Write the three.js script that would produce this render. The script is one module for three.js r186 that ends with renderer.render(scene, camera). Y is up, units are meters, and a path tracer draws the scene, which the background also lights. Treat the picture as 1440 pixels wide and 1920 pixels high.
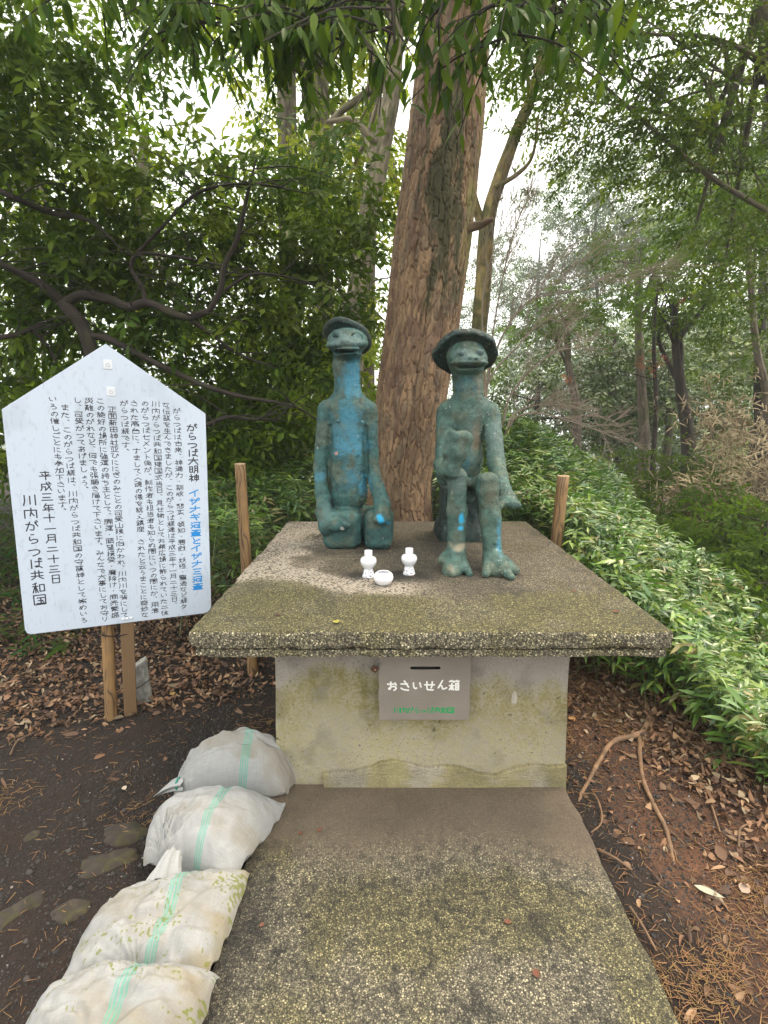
import * as THREE from 'three';
import { mergeGeometries, mergeVertices } from 'three/addons/utils/BufferGeometryUtils.js';
import { RoundedBoxGeometry } from 'three/addons/geometries/RoundedBoxGeometry.js';

// ---------- camera, sky, sun, exposure ----------
const V3 = THREE.Vector3, scene = new THREE.Scene();
const EYE = 1.5, PITCH = 10.26 * Math.PI / 180, FOC = 1000;
const camera = new THREE.PerspectiveCamera(87.66, 0.75, 0.05, 1200);
camera.position.set(0, EYE, 0);
camera.rotation.x = -PITCH;
scene.add(camera);
const renderer = new THREE.WebGLRenderer();
renderer.toneMapping = THREE.LinearToneMapping;
renderer.toneMappingExposure = 2.5;
renderer.shadowMap.enabled = true;
{ // even white overcast, a little brighter overhead
  const W = 128, H = 64, d = new Float32Array(W * H * 4);
  for (let j = 0; j < H; j++) {
    const el = ((j + 0.5) / H - 0.5) * Math.PI, s = Math.max(0, Math.sin(el)), L = 1.05 * (0.92 + 0.25 * s);
    for (let i = 0; i < W; i++) { const o = (j * W + i) * 4; d[o] = L * 1.01; d[o + 1] = L * 1.0; d[o + 2] = L * 0.97; d[o + 3] = 1; }
  }
  const sky = new THREE.DataTexture(d, W, H, THREE.RGBAFormat, THREE.FloatType);
  sky.mapping = THREE.EquirectangularReflectionMapping; sky.magFilter = THREE.LinearFilter; sky.needsUpdate = true;
  scene.background = sky; scene.environment = sky;
}
const sun = new THREE.DirectionalLight(0xffe9cf, 1.5);
sun.position.set(6, 14, -5); sun.target.position.set(0, 0.7, -2.5); sun.castShadow = true; sun.shadow.radius = 40;
Object.assign(sun.shadow.camera, { left: -12, right: 12, top: 12, bottom: -12, near: 1, far: 60 });
scene.add(sun, sun.target);
scene.fog = new THREE.FogExp2(0xe8f2f6, 0.0026);

// ---------- small helpers ----------
function rng(seed) { let a = seed >>> 0; return () => { a = (a + 0x6d2b79f5) | 0; let t = Math.imul(a ^ (a >>> 15), 1 | a); t = (t + Math.imul(t ^ (t >>> 7), 61 | t)) ^ t; return ((t ^ (t >>> 14)) >>> 0) / 4294967296; }; }
const hash = (x, y, z) => { let h = Math.imul(x, 374761393) + Math.imul(y, 668265263) + Math.imul(z, 2147483647 - 1274126177); h = Math.imul(h ^ (h >>> 13), 1274126177); return ((h ^ (h >>> 16)) >>> 0) / 4294967296; };
const sm = (t) => t * t * (3 - 2 * t), lerp = (a, b, t) => a + (b - a) * t, clamp = (x, a = 0, b = 1) => (x < a ? a : x > b ? b : x), sstep = (a, b, x) => sm(clamp((x - a) / (b - a)));
function noise3(x, y, z) {
  const ix = Math.floor(x), iy = Math.floor(y), iz = Math.floor(z), u = sm(x - ix), v = sm(y - iy), w = sm(z - iz);
  const a = lerp(lerp(hash(ix, iy, iz), hash(ix + 1, iy, iz), u), lerp(hash(ix, iy + 1, iz), hash(ix + 1, iy + 1, iz), u), v);
  const b = lerp(lerp(hash(ix, iy, iz + 1), hash(ix + 1, iy, iz + 1), u), lerp(hash(ix, iy + 1, iz + 1), hash(ix + 1, iy + 1, iz + 1), u), v);
  return lerp(a, b, w);
}
function noise2(x, y, s = 0) {
  const ix = Math.floor(x), iy = Math.floor(y), u = sm(x - ix), v = sm(y - iy);
  return lerp(lerp(hash(ix, iy, s), hash(ix + 1, iy, s), u), lerp(hash(ix, iy + 1, s), hash(ix + 1, iy + 1, s), u), v);
}
const fbm2 = (x, y, o = 4, s = 0) => { let a = 0.5, t = 0, n = 0; for (let i = 0; i < o; i++) { t += a * noise2(x, y, s + i); n += a; a *= 0.5; x = x * 2.03 + 7.1; y = y * 2.03 + 3.7; } return t / n; };
const fbm3 = (x, y, z, o = 3) => { let a = 0.5, t = 0, n = 0; for (let i = 0; i < o; i++) { t += a * noise3(x, y, z); n += a; a *= 0.5; x = x * 2.03 + 7.1; y = y * 2.03 + 3.7; z = z * 2.03 + 1.3; } return t / n; };
// nearest and second nearest cell point; returns [f1, f2, id of the cell]
const wo = [0, 0, 0];
function worley(x, y, s = 0) {
  const ix = Math.floor(x), iy = Math.floor(y); let f1 = 9, f2 = 9, id = 0;
  for (let j = -1; j < 2; j++) for (let i = -1; i < 2; i++) {
    const px = ix + i, py = iy + j, dx = px + hash(px, py, s) - x, dy = py + hash(px, py, s + 77) - y, d = dx * dx + dy * dy;
    if (d < f1) { f2 = f1; f1 = d; id = hash(px, py, s + 191); } else if (d < f2) f2 = d;
  }
  wo[0] = Math.sqrt(f1); wo[1] = Math.sqrt(f2); wo[2] = id; return wo;
}
// a point of the place from the photograph's pixel (1440 x 1920), in the upright plane at depth z or on the level y
const SC = Math.sin(PITCH), CC = Math.cos(PITCH);
function ray(u, v) { const x = (u - 720) / FOC, y = (960 - v) / FOC; return [x, y * CC - SC, -y * SC - CC]; }
const P = (u, v, z) => { const d = ray(u, v), t = z / d[2]; return [d[0] * t, EYE + d[1] * t, z]; };
const onLevel = (u, v, y) => { const d = ray(u, v), t = (y - EYE) / d[1]; return [d[0] * t, y, d[2] * t]; };
const taken = {};
function numbered(n) { const k = (taken[n] = (taken[n] ?? -1) + 1); return k ? n + '_' + String(k).padStart(3, '0') : n; }
function tag(o, label, category, group, kind) { if (label) o.userData.label = label; if (category) o.userData.category = category; if (group) o.userData.group = group; if (kind) o.userData.kind = kind; return o; }
function mesh(name, geo, mat, parent = scene) {
  const m = new THREE.Mesh(geo, mat); m.name = parent === scene ? numbered(name) : name; m.castShadow = m.receiveShadow = true; parent.add(m); return m;
}
function thing(name, label, category, pos = [0, 0, 0], group, kind) {
  const g = new THREE.Group(); g.name = numbered(name); g.position.set(...pos); scene.add(g); return tag(g, label, category, group, kind);
}
const lin = (r, g, b) => new THREE.Color().setRGB(r, g, b);
const srgb = (r, g, b) => new THREE.Color().setRGB(r / 255, g / 255, b / 255, THREE.SRGBColorSpace);
const std = (o) => new THREE.MeshStandardMaterial({ roughness: 0.9, ...o });
const rel = (p, o) => [p[0] - o[0], p[1] - o[1], p[2] - o[2]];
// tapered tube through points; radii one per point; slightly uneven
function tube(pts, radii, seg = 8, steps = 0, wob = 0, cap = true) {
  const c = pts.length > 2 ? new THREE.CatmullRomCurve3(pts.map((p) => new V3(...p)), false, 'centripetal') : new THREE.LineCurve3(new V3(...pts[0]), new V3(...pts[1]));
  const n = steps || Math.max(1, (pts.length - 1) * 4), pos = [], uv = [], idx = [];
  let nrm = null, len = 0, last = null;
  for (let i = 0; i <= n; i++) {
    const t = i / n, p = c.getPoint(t), T = c.getTangent(t);
    if (!nrm) { nrm = new V3(Math.abs(T.x) > 0.8 ? 0 : 1, 0, Math.abs(T.x) > 0.8 ? 1 : 0).cross(T).normalize(); } else nrm.sub(T.clone().multiplyScalar(nrm.dot(T))).normalize();
    const B = T.clone().cross(nrm), k = t * (radii.length - 1), k0 = Math.min(radii.length - 2, Math.floor(k)), r0 = radii.length > 1 ? lerp(radii[k0], radii[k0 + 1], k - k0) : radii[0];
    if (last) len += p.distanceTo(last); last = p;
    for (let j = 0; j <= seg; j++) {
      const a = (j % seg) / seg * Math.PI * 2, r = r0 * (1 + wob * (noise3(Math.cos(a) * 1.5 + pts[0][0] * 9, Math.sin(a) * 1.5, len / (r0 * 3 + 0.01)) - 0.5) * 2);
      pos.push(p.x + (nrm.x * Math.cos(a) + B.x * Math.sin(a)) * r, p.y + (nrm.y * Math.cos(a) + B.y * Math.sin(a)) * r, p.z + (nrm.z * Math.cos(a) + B.z * Math.sin(a)) * r);
      uv.push(j / seg * Math.PI * 2 * radii[0], len);
    }
  }
  for (let i = 0; i < n; i++) for (let j = 0; j < seg; j++) { const a = i * (seg + 1) + j, b = a + seg + 1; idx.push(a, a + 1, b, b, a + 1, b + 1); }
  if (cap) for (const [row, flip] of [[0, 0], [n, 1]]) {
    const p = c.getPoint(row / n), k = pos.length / 3; pos.push(p.x, p.y, p.z); uv.push(0, 0);
    for (let j = 0; j < seg; j++) { const a = row * (seg + 1) + j; flip ? idx.push(k, a, a + 1) : idx.push(k, a + 1, a); }
  }
  const g = new THREE.BufferGeometry(); g.setAttribute('position', new THREE.Float32BufferAttribute(pos, 3)); g.setAttribute('uv', new THREE.Float32BufferAttribute(uv, 2)); g.setIndex(idx); g.computeVertexNormals(); return g;
}
// texture from a function of the pixel: f(x, y) -> [r, g, b] in sRGB 0..255 (colour) or [h] in 0..1
function colorTex(w, h, f, repeat) {
  const d = new Uint8Array(w * h * 4), o = [0, 0, 0];
  for (let y = 0; y < h; y++) for (let x = 0; x < w; x++) { f((x + 0.5) / w, (y + 0.5) / h, o); const i = (y * w + x) * 4; d[i] = clamp(o[0], 0, 255); d[i + 1] = clamp(o[1], 0, 255); d[i + 2] = clamp(o[2], 0, 255); d[i + 3] = 255; }
  const t = new THREE.DataTexture(d, w, h); t.colorSpace = THREE.SRGBColorSpace; t.magFilter = THREE.LinearFilter; t.minFilter = THREE.LinearMipmapLinearFilter; t.needsUpdate = true;
  if (repeat) t.wrapS = t.wrapT = THREE.RepeatWrapping; return t;
}
function greyTex(w, h, f, repeat) {
  const d = new Uint8Array(w * h * 4);
  for (let y = 0; y < h; y++) for (let x = 0; x < w; x++) { const v = clamp(f((x + 0.5) / w, (y + 0.5) / h) * 255, 0, 255), i = (y * w + x) * 4; d[i] = d[i + 1] = d[i + 2] = v; d[i + 3] = 255; }
  const t = new THREE.DataTexture(d, w, h); t.magFilter = THREE.LinearFilter; t.needsUpdate = true; if (repeat) t.wrapS = t.wrapT = THREE.RepeatWrapping; return t;
}
const dummy = new THREE.Object3D(), tmpC = new THREE.Color();
// many copies of one shape as one object; list of {p, q|r, s, c}
function copies(name, geo, mat, list, parent) {
  const m = new THREE.InstancedMesh(geo, mat, list.length);
  list.forEach((k, i) => {
    dummy.position.set(...k.p); k.q ? dummy.quaternion.copy(k.q) : dummy.rotation.set(...k.r);
    typeof k.s === 'number' ? dummy.scale.setScalar(k.s) : dummy.scale.set(...k.s);
    dummy.updateMatrix(); m.setMatrixAt(i, dummy.matrix); if (k.c) m.setColorAt(i, tmpC.setRGB(...k.c));
  });
  m.name = parent ? name : numbered(name); m.castShadow = m.receiveShadow = true; (parent ?? scene).add(m); m.userData.kind = 'stuff'; return m;
}

// ---------- ground ----------
// the clearing is level, dips into a gully on the right and falls away behind the wood
function groundY(x, z) {
  const far = Math.hypot(x, z);
  let y = (fbm2(x * 0.7 + 31, z * 0.7 + 17, 4) - 0.5) * 0.09 - 0.045;
  const gully = sstep(2.3, 3.8, x + (z + 2.6) * 0.08) * sstep(-1.9, -3.4, z); y -= 0.95 * gully;
  y += 0.55 * sstep(-3.6, -6, z) * sstep(3.2, 0.6, Math.abs(x - 1.2));
  y += 0.25 * sstep(-2.2, -4.5, x) ;
  const path = sstep(0.62, 0.45, Math.abs(x - 0.14)) * sstep(-2.6, -2.2, z); y = lerp(y, -0.05, path * 0.9);
  y -= 14 * sstep(18, 120, far) + 0;
  if (far < 8) y += (fbm2(x * 9, z * 9, 3, 5) - 0.5) * 0.022;
  return y;
}
function litterAt(x, z) { // where dead leaves lie thick
  const left = sstep(-2.35, -2.75, z + (x + 1.3) * 0.35) * sstep(-0.5, -0.95, x), right = sstep(1.1, 1.45, x + (fbm2(x * 3, z * 3, 3, 9) - 0.5) * 0.4) * sstep(-1.15, -1.7, z) + 0.5 * sstep(0.8, 1.0, x) * sstep(-2.3, -2.6, z);
  return Math.max(left, right);
}
const soilMap = colorTex(1024, 1024, (u, v, o) => {
  const X = u * 12, Y = v * 12, n = fbm2(X, Y, 5, 3), g = noise2(u * 330, v * 330, 4), g2 = noise2(u * 160, v * 160, 8);
  const k = 0.55 + 0.5 * n + 0.35 * (g - 0.5) + 0.25 * (g2 - 0.5), warm = fbm2(X * 0.7 + 5, Y * 0.7, 3, 12);
  o[0] = 70 * k + 14 * warm; o[1] = 57 * k + 7 * warm; o[2] = 47 * k;
}, true);
const soilBump = greyTex(1024, 1024, (u, v) => 0.5 * noise2(u * 300, v * 300, 4) + 0.5 * fbm2(u * 80, v * 80, 3, 8), true);
const soilMat = std({ vertexColors: true, map: soilMap, bumpMap: soilBump, bumpScale: 0.006, roughness: 0.95 });
{
  const ax = [], az = [];
  for (let x = -420; x < -8; x += x < -60 ? 40 : x < -20 ? 8 : 2) ax.push(x);
  for (let x = -8; x < -2; x += 0.12) ax.push(x); for (let x = -2; x < 2.4; x += 0.03) ax.push(x); for (let x = 2.4; x < 8; x += 0.12) ax.push(x);
  for (let x = 8; x <= 420; x += x < 20 ? 2 : x < 60 ? 8 : 40) ax.push(x);
  for (let z = 420; z > 2; z -= z > 60 ? 40 : z > 20 ? 8 : 2) az.push(z);
  for (let z = 2; z > -0.6; z -= 0.15) az.push(z); for (let z = -0.6; z > -4.2; z -= 0.03) az.push(z); for (let z = -4.2; z > -12; z -= 0.15) az.push(z); for (let z = -12; z >= -420; z -= z > -24 ? 2 : z > -60 ? 8 : 40) az.push(z);
  const pos = [], uv = [], idx = [], col = [], w = ax.length; // dark humus on the left, paler needle mould on the right of the path
  for (const z of az) for (const x of ax) { const m = sstep(0.35, 0.75, sstep(0.6, 1.1, x) * 0.75 + (fbm2(x * 4, z * 4, 4, 111) - 0.5) * 0.9), d = 0.62 + 0.3 * fbm2(x * 2, z * 2, 4, 112); col.push(lerp(d * 0.36, d * 1.75, m), lerp(d * 0.29, d * 1.25, m), lerp(d * 0.24, d * 0.96, m)); pos.push(x, groundY(x, z), z); uv.push(x / 1.3, z / 1.3); }
  for (let j = 0; j < az.length - 1; j++) for (let i = 0; i < w - 1; i++) { const a = j * w + i, b = a + w; idx.push(a, a + 1, b, b, a + 1, b + 1); }
  const g = new THREE.BufferGeometry(); g.setAttribute('position', new THREE.Float32BufferAttribute(pos, 3)); g.setAttribute('color', new THREE.Float32BufferAttribute(col, 3)); g.setAttribute('uv', new THREE.Float32BufferAttribute(uv, 2)); g.setIndex(idx); g.computeVertexNormals();
  tag(mesh('ground', g, soilMat), 'dark brown soil of the clearing and the wood', null, null, 'structure');
}
// gravel, needles and dead leaves lying on it
{
  const R = rng(11), stone = new THREE.IcosahedronGeometry(1, 0); { const p = stone.attributes.position; for (let i = 0; i < p.count; i++) { const h = hash(Math.round(p.getX(i) * 50), Math.round(p.getY(i) * 50), Math.round(p.getZ(i) * 50)); p.setXYZ(i, p.getX(i) * (0.75 + 0.5 * h), p.getY(i) * (0.5 + 0.3 * h), p.getZ(i) * (0.8 + 0.4 * h)); } stone.computeVertexNormals(); }
  const L = [];
  while (L.length < 46000) {
    const z = -0.75 - 3.0 * Math.pow(R(), 0.9), x = R() < 0.5 ? -0.42 - R() * R() * 2.2 - R() * 0.4 : 0.74 + R() * 1.3 * (0.3 + R());
    if (x > -0.52 && x < 0.8 && z > -2.0) continue;
    const dens = sstep(0.35, 0.62, fbm2(x * 2.1 + 4, z * 2.1, 3, 21)); if (R() > 0.25 + 0.75 * dens) continue;
    const s = 0.0016 + 0.0042 * R() * R() + (R() < 0.012 ? 0.006 : 0), k = R(), t = 0.018 + 0.05 * k * k * k + (R() < 0.015 ? 0.22 : 0);
    L.push({ p: [x, groundY(x, z) + s * 0.25, z], r: [R() * 0.6, R() * 6.3, R() * 0.6], s, c: [t, t * 0.88, t * 0.78] });
  }
  tag(copies('gravel', stone, std({ color: 0xffffff, roughness: 0.85 }), L), 'fine dark grey gravel on the soil beside the path', 'gravel', null, 'stuff');
  const ned = new THREE.CylinderGeometry(0.0005, 0.0009, 0.026, 4); ned.rotateZ(Math.PI / 2);
  const N = [];
  while (N.length < 13000) {
    const right = R() < 0.72, x = right ? 0.76 + R() * 1.15 : -0.5 - R() * 1.8, z = -0.85 - R() * 2.4; if (x > -0.55 && x < 0.74) continue;
    const d = fbm2(x * 3.2 + 9, z * 3.2, 3, 31); if (R() > 0.75 * sstep(right ? 0.40 : 0.52, 0.72, d) + 0.1) continue;
    const k = 0.55 + R() * 0.7;
    N.push({ p: [x, groundY(x, z) + 0.004 + R() * 0.004, z], r: [0, R() * 6.3, (R() - 0.5) * 0.3], s: 0.6 + R() * 0.9, c: [0.27 * k, (0.125 + 0.05 * R()) * k, 0.06 * k] });
  }
  tag(copies('dead_needles', ned, std({ color: 0xffffff, roughness: 0.8 }), N), 'orange brown dead needles strewn over the soil', 'needles', null, 'stuff');
}
// one dead leaf: lens outline, cupped across and curled along
function leafShape(len, wid, fold, curl, n = 4) {
  const pos = [], idx = [], uv = [];
  for (let i = 0; i <= n; i++) {
    const t = i / n, w = wid * 0.5 * Math.pow(Math.sin(Math.PI * Math.pow(t, 0.82)), 0.85) + (i === 0 || i === n ? 0 : 0), y = -curl * len * t * t, z = len * t * (1 - 0.15 * curl);
    pos.push(-w, y + fold * w, z, 0, y, z, w, y + fold * w, z); uv.push(0, t, 0.5, t, 1, t);
    if (i) { const a = (i - 1) * 3, b = i * 3; idx.push(a, a + 1, b + 1, a, b + 1, b, a + 1, a + 2, b + 2, a + 1, b + 2, b + 1); }
  }
  const g = new THREE.BufferGeometry(); g.setAttribute('position', new THREE.Float32BufferAttribute(pos, 3)); g.setAttribute('uv', new THREE.Float32BufferAttribute(uv, 2)); g.setIndex(idx); g.computeVertexNormals(); return g;
}
const litterMat = std({ color: 0xffffff, roughness: 0.75, side: THREE.DoubleSide });
{
  const R = rng(23), L = [], shape = leafShape(0.07, 0.032, 0.4, 0.2, 4);
  const put = (x, z, lift) => {
    const k = 0.45 + R() * 0.9, tone = R(), c = tone < 0.42 ? [0.17, 0.088, 0.045] : tone < 0.7 ? [0.09, 0.048, 0.028] : tone < 0.93 ? [0.25, 0.15, 0.08] : [0.32, 0.24, 0.15];
    L.push({ p: [x, groundY(x, z) + 0.006 + lift * R(), z], r: [(R() - 0.5) * 0.9 + (R() < 0.3 ? Math.PI : 0), R() * 6.3, (R() - 0.5) * 0.9], s: [0.35 + R() * R() * 0.95, 0.5 + R(), 0.3 + R() * R() * 0.95], c: c.map((v) => v * k) });
  };
  let n = 0; while (n < 16000) { const x = -3.6 + R() * 3.2, z = -1.9 - R() * 4.5, m = litterAt(x, z); if (x > -0.95 && z > -2.5) continue; if (R() < m * 0.97 + 0.02) { put(x, z, 0.035 * m); n++; } }
  n = 0; while (n < 14000) { const x = 0.8 + R() * 2.4, z = -0.9 - R() * 3.2, m = litterAt(x, z); if (R() < m * 0.8 + 0.09) { put(x, z, 0.03 * m); n++; } }
  n = 0; while (n < 4000) { const x = -1 + R() * 4.5, z = -4 - R() * 5; put(x, z, 0.03); n++; }
  tag(copies('leaf_litter', shape, litterMat, L), 'brown dead leaves lying thick on the soil at both sides', 'leaf litter', null, 'stuff');
}

// ---------- exposed aggregate: pebbles in mortar, with olive moss and dark damp patches ----------
function aggregate(x, y, o, size, moss, dark) { // x, y in metres
  worley(x / (size * 2.1), y / (size * 2.1), 13); const big = wo[2] > 0.72 && wo[0] < 0.42; if (!big) worley(x / size, y / size, 3); const gap = sstep(0.02, 0.2, big ? 0.42 - wo[0] : wo[1] - wo[0]), id = big ? (wo[2] - 0.72) * 3.5 : wo[2], f1 = wo[0];
  const g = noise2(x * 900, y * 900, 7), tone = id < 0.13 ? 214 : id < 0.48 ? 156 : id < 0.78 ? 122 : 88, base = lerp(68, tone * (0.9 + 0.2 * g), gap * sstep(0.75, 0.35, f1));
  let r = base * 1.02, gg = base * 0.98, b = base * 0.85;
  const m = clamp(moss); r = lerp(r, r * 0.83 + 3, m); gg = lerp(gg, gg * 0.83 + 3, m); b = lerp(b, b * 0.64, m);
  const d = 1 - 0.6 * Math.min(1, dark); o[0] = r * d * 0.86; o[1] = gg * d * 0.845; o[2] = b * d * 0.82; return gap;
}
const aggBump = greyTex(1024, 1024, (u, v) => { const x = u * 0.8, y = v * 0.8; worley(x / 0.006, y / 0.006, 3); return sstep(0.03, 0.4, wo[1] - wo[0]) * (0.5 + 0.5 * wo[2]) * 0.85 + 0.15 * noise2(x * 900, y * 900, 7); }, true);

// ---------- concrete path in front of the table ----------
const PATH = { x0: -0.47, x1: 0.745, z0: 0.6, z1: -1.985 };
{
  const w = PATH.x1 - PATH.x0, l = 1.6;
  const map = colorTex(1024, 1350, (u, v, o) => {
    const x = u * w, y = v * l, far = y; // v = 0 at the table
    const edge = far - 0.36 - (fbm2(x * 5, 3.3, 4, 41) - 0.5) * 0.18 - (x - 0.6) * 0.05;
    const silt = sstep(0.12, -0.1, edge + (noise2(x * 60, y * 60, 44) - 0.5) * 0.08);
    const moss = sstep(0.48, 0.7, fbm2(x * 3.3 + 3, y * 3.3, 4, 51)) * 0.6 + 0.1, holes = sstep(0.66, 0.8, noise2(x * 70, y * 70, 52)) * 0.7 + sstep(0.7, 0.78, noise2(x * 38, y * 38, 53)) * 0.8;
    const damp = sstep(0.5, 0.72, fbm2(x * 4 + 8, y * 4, 4, 54)) * 0.22 + sstep(0.16, 0.0, x + (fbm2(y * 5, 2, 3, 55) - 0.5) * 0.22) * 0.6;
    aggregate(x, y, o, 0.0052, moss, Math.min(1, holes * 0.42 + damp));
    const g = noise2(x * 420, y * 420, 56), k = 0.86 + 0.28 * g, s = fbm2(x * 7, y * 7, 4, 57);
    o[0] = lerp(o[0], (92 + 22 * s) * k, silt * 0.85); o[1] = lerp(o[1], (80 + 20 * s) * k, silt * 0.85); o[2] = lerp(o[2], (66 + 16 * s) * k, silt * 0.88);
  });
  map.flipY = false;
  const bump = aggBump.clone(); bump.repeat.set(w / 0.8, l / 0.8);
  const top = new THREE.PlaneGeometry(w, l, 60, 80), p = top.attributes.position, uv = top.attributes.uv;
  const shape = new THREE.BufferGeometry(), pos = [], uvs = [], idx = [], nx = 70, nz = 110;
  for (let j = 0; j <= nz; j++) for (let i = 0; i <= nx; i++) {
    const u = i / nx, v = j / nz; let x = PATH.x0 + w * u, z = PATH.z1 + l * v, y = (fbm2(x * 3, z * 3, 3, 61) - 0.5) * 0.006;
    const e = Math.min(i, nx - i); x += (e === 0 ? 1 : 0) * (fbm2(z * 9, u * 50, 3, 62) - 0.5) * 0.025; if (e === 0) y -= 0.007;
    pos.push(x, y, z); uvs.push(u, v);
  }
  for (let j = 0; j < nz; j++) for (let i = 0; i < nx; i++) { const a = j * (nx + 1) + i, b = a + nx + 1; idx.push(a, b, a + 1, b, b + 1, a + 1); }
  for (const i of [0, nx]) { // the low side faces
    const s = pos.length / 3; for (let j = 0; j <= nz; j++) { const a = (j * (nx + 1) + i) * 3; pos.push(pos[a], pos[a + 1], pos[a + 2], pos[a], -0.14, pos[a + 2]); uvs.push(uvs[a / 3 * 2], j / nz, uvs[a / 3 * 2] + 0.08, j / nz); }
    for (let j = 0; j < nz; j++) { const a = s + j * 2; i ? idx.push(a, a + 2, a + 1, a + 1, a + 2, a + 3) : idx.push(a, a + 1, a + 2, a + 1, a + 3, a + 2); }
  }
  shape.setAttribute('position', new THREE.Float32BufferAttribute(pos, 3)); shape.setAttribute('uv', new THREE.Float32BufferAttribute(uvs, 2)); shape.setIndex(idx); shape.computeVertexNormals();
  tag(mesh('path', shape, std({ map, bumpMap: bump, bumpScale: 0.003, roughness: 0.82 })), 'rough pebbly concrete slab path leading to the table', null, null, 'structure');
}

// ---------- the stone table: pedestal, footing, two-layer slab ----------
const SLAB = { x0: -0.69, x1: 1.022, z0: -1.77, z1: -3.77, top: 0.752, seam: 0.683, low: 0.649 };
const PED = { x0: -0.432, x1: 0.733, z: -1.97, z1: -3.6 };
// box with rounded, slightly broken edges; dense enough along the edges
function roughBox(x0, x1, y0, y1, z0, z1, r, amp, step) {
  const w = x1 - x0, h = y1 - y0, d = z0 - z1, g = new THREE.BoxGeometry(w, h, d, Math.ceil(w / step), Math.max(3, Math.ceil(h / (step * 0.6))), Math.ceil(d / step)), p = g.attributes.position, uv = g.attributes.uv, n = g.attributes.normal;
  for (let i = 0; i < p.count; i++) {
    let x = p.getX(i), y = p.getY(i), z = p.getZ(i);
    const N = [n.getX(i), n.getY(i), n.getZ(i)], cx = clamp(x, -w / 2 + r, w / 2 - r), cy = clamp(y, -h / 2 + r, h / 2 - r), cz = clamp(z, -d / 2 + r, d / 2 - r), dx = x - cx, dy = y - cy, dz = z - cz, L = Math.hypot(dx, dy, dz) || 1;
    x = cx + dx / L * r; y = cy + dy / L * r; z = cz + dz / L * r; if (L === 1 && !dx && !dy && !dz) { x = p.getX(i); y = p.getY(i); z = p.getZ(i); }
    const X = x + (x0 + x1) / 2, Y = y + (y0 + y1) / 2, Z = z + (z0 + z1) / 2, side = Math.abs(N[1]) < 0.5;
    const a = ((fbm3(X * 26, Y * 26, Z * 26, 3) - 0.5) * 2 - 1.6 * sstep(0.58, 0.72, fbm3(X * 9 + 3, Y * 9, Z * 9, 2)) * (Math.hypot(dx, dy, dz) > r * 0.9 && Math.abs(dy) > r * 0.2 ? 1 : 0)) * amp * (side || Math.hypot(dx, dz) > r * 0.2 ? 1 : 0.25);
    p.setXYZ(i, X + dx / L * a, Y + dy / L * a, Z + dz / L * a);
    if (Math.abs(N[0]) > 0.5) uv.setXY(i, Z / 0.8, Y / 0.8); else if (Math.abs(N[1]) > 0.5) uv.setXY(i, (X - x0) / w, (Z - z1) / d); else uv.setXY(i, X / 0.8, Y / 0.8);
  }
  g.computeVertexNormals(); return g;
}
const table = thing('stone_table', 'square concrete table with mossy pebbled slab top carrying both statues', 'stone table', [0, 0, 0]);
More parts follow.
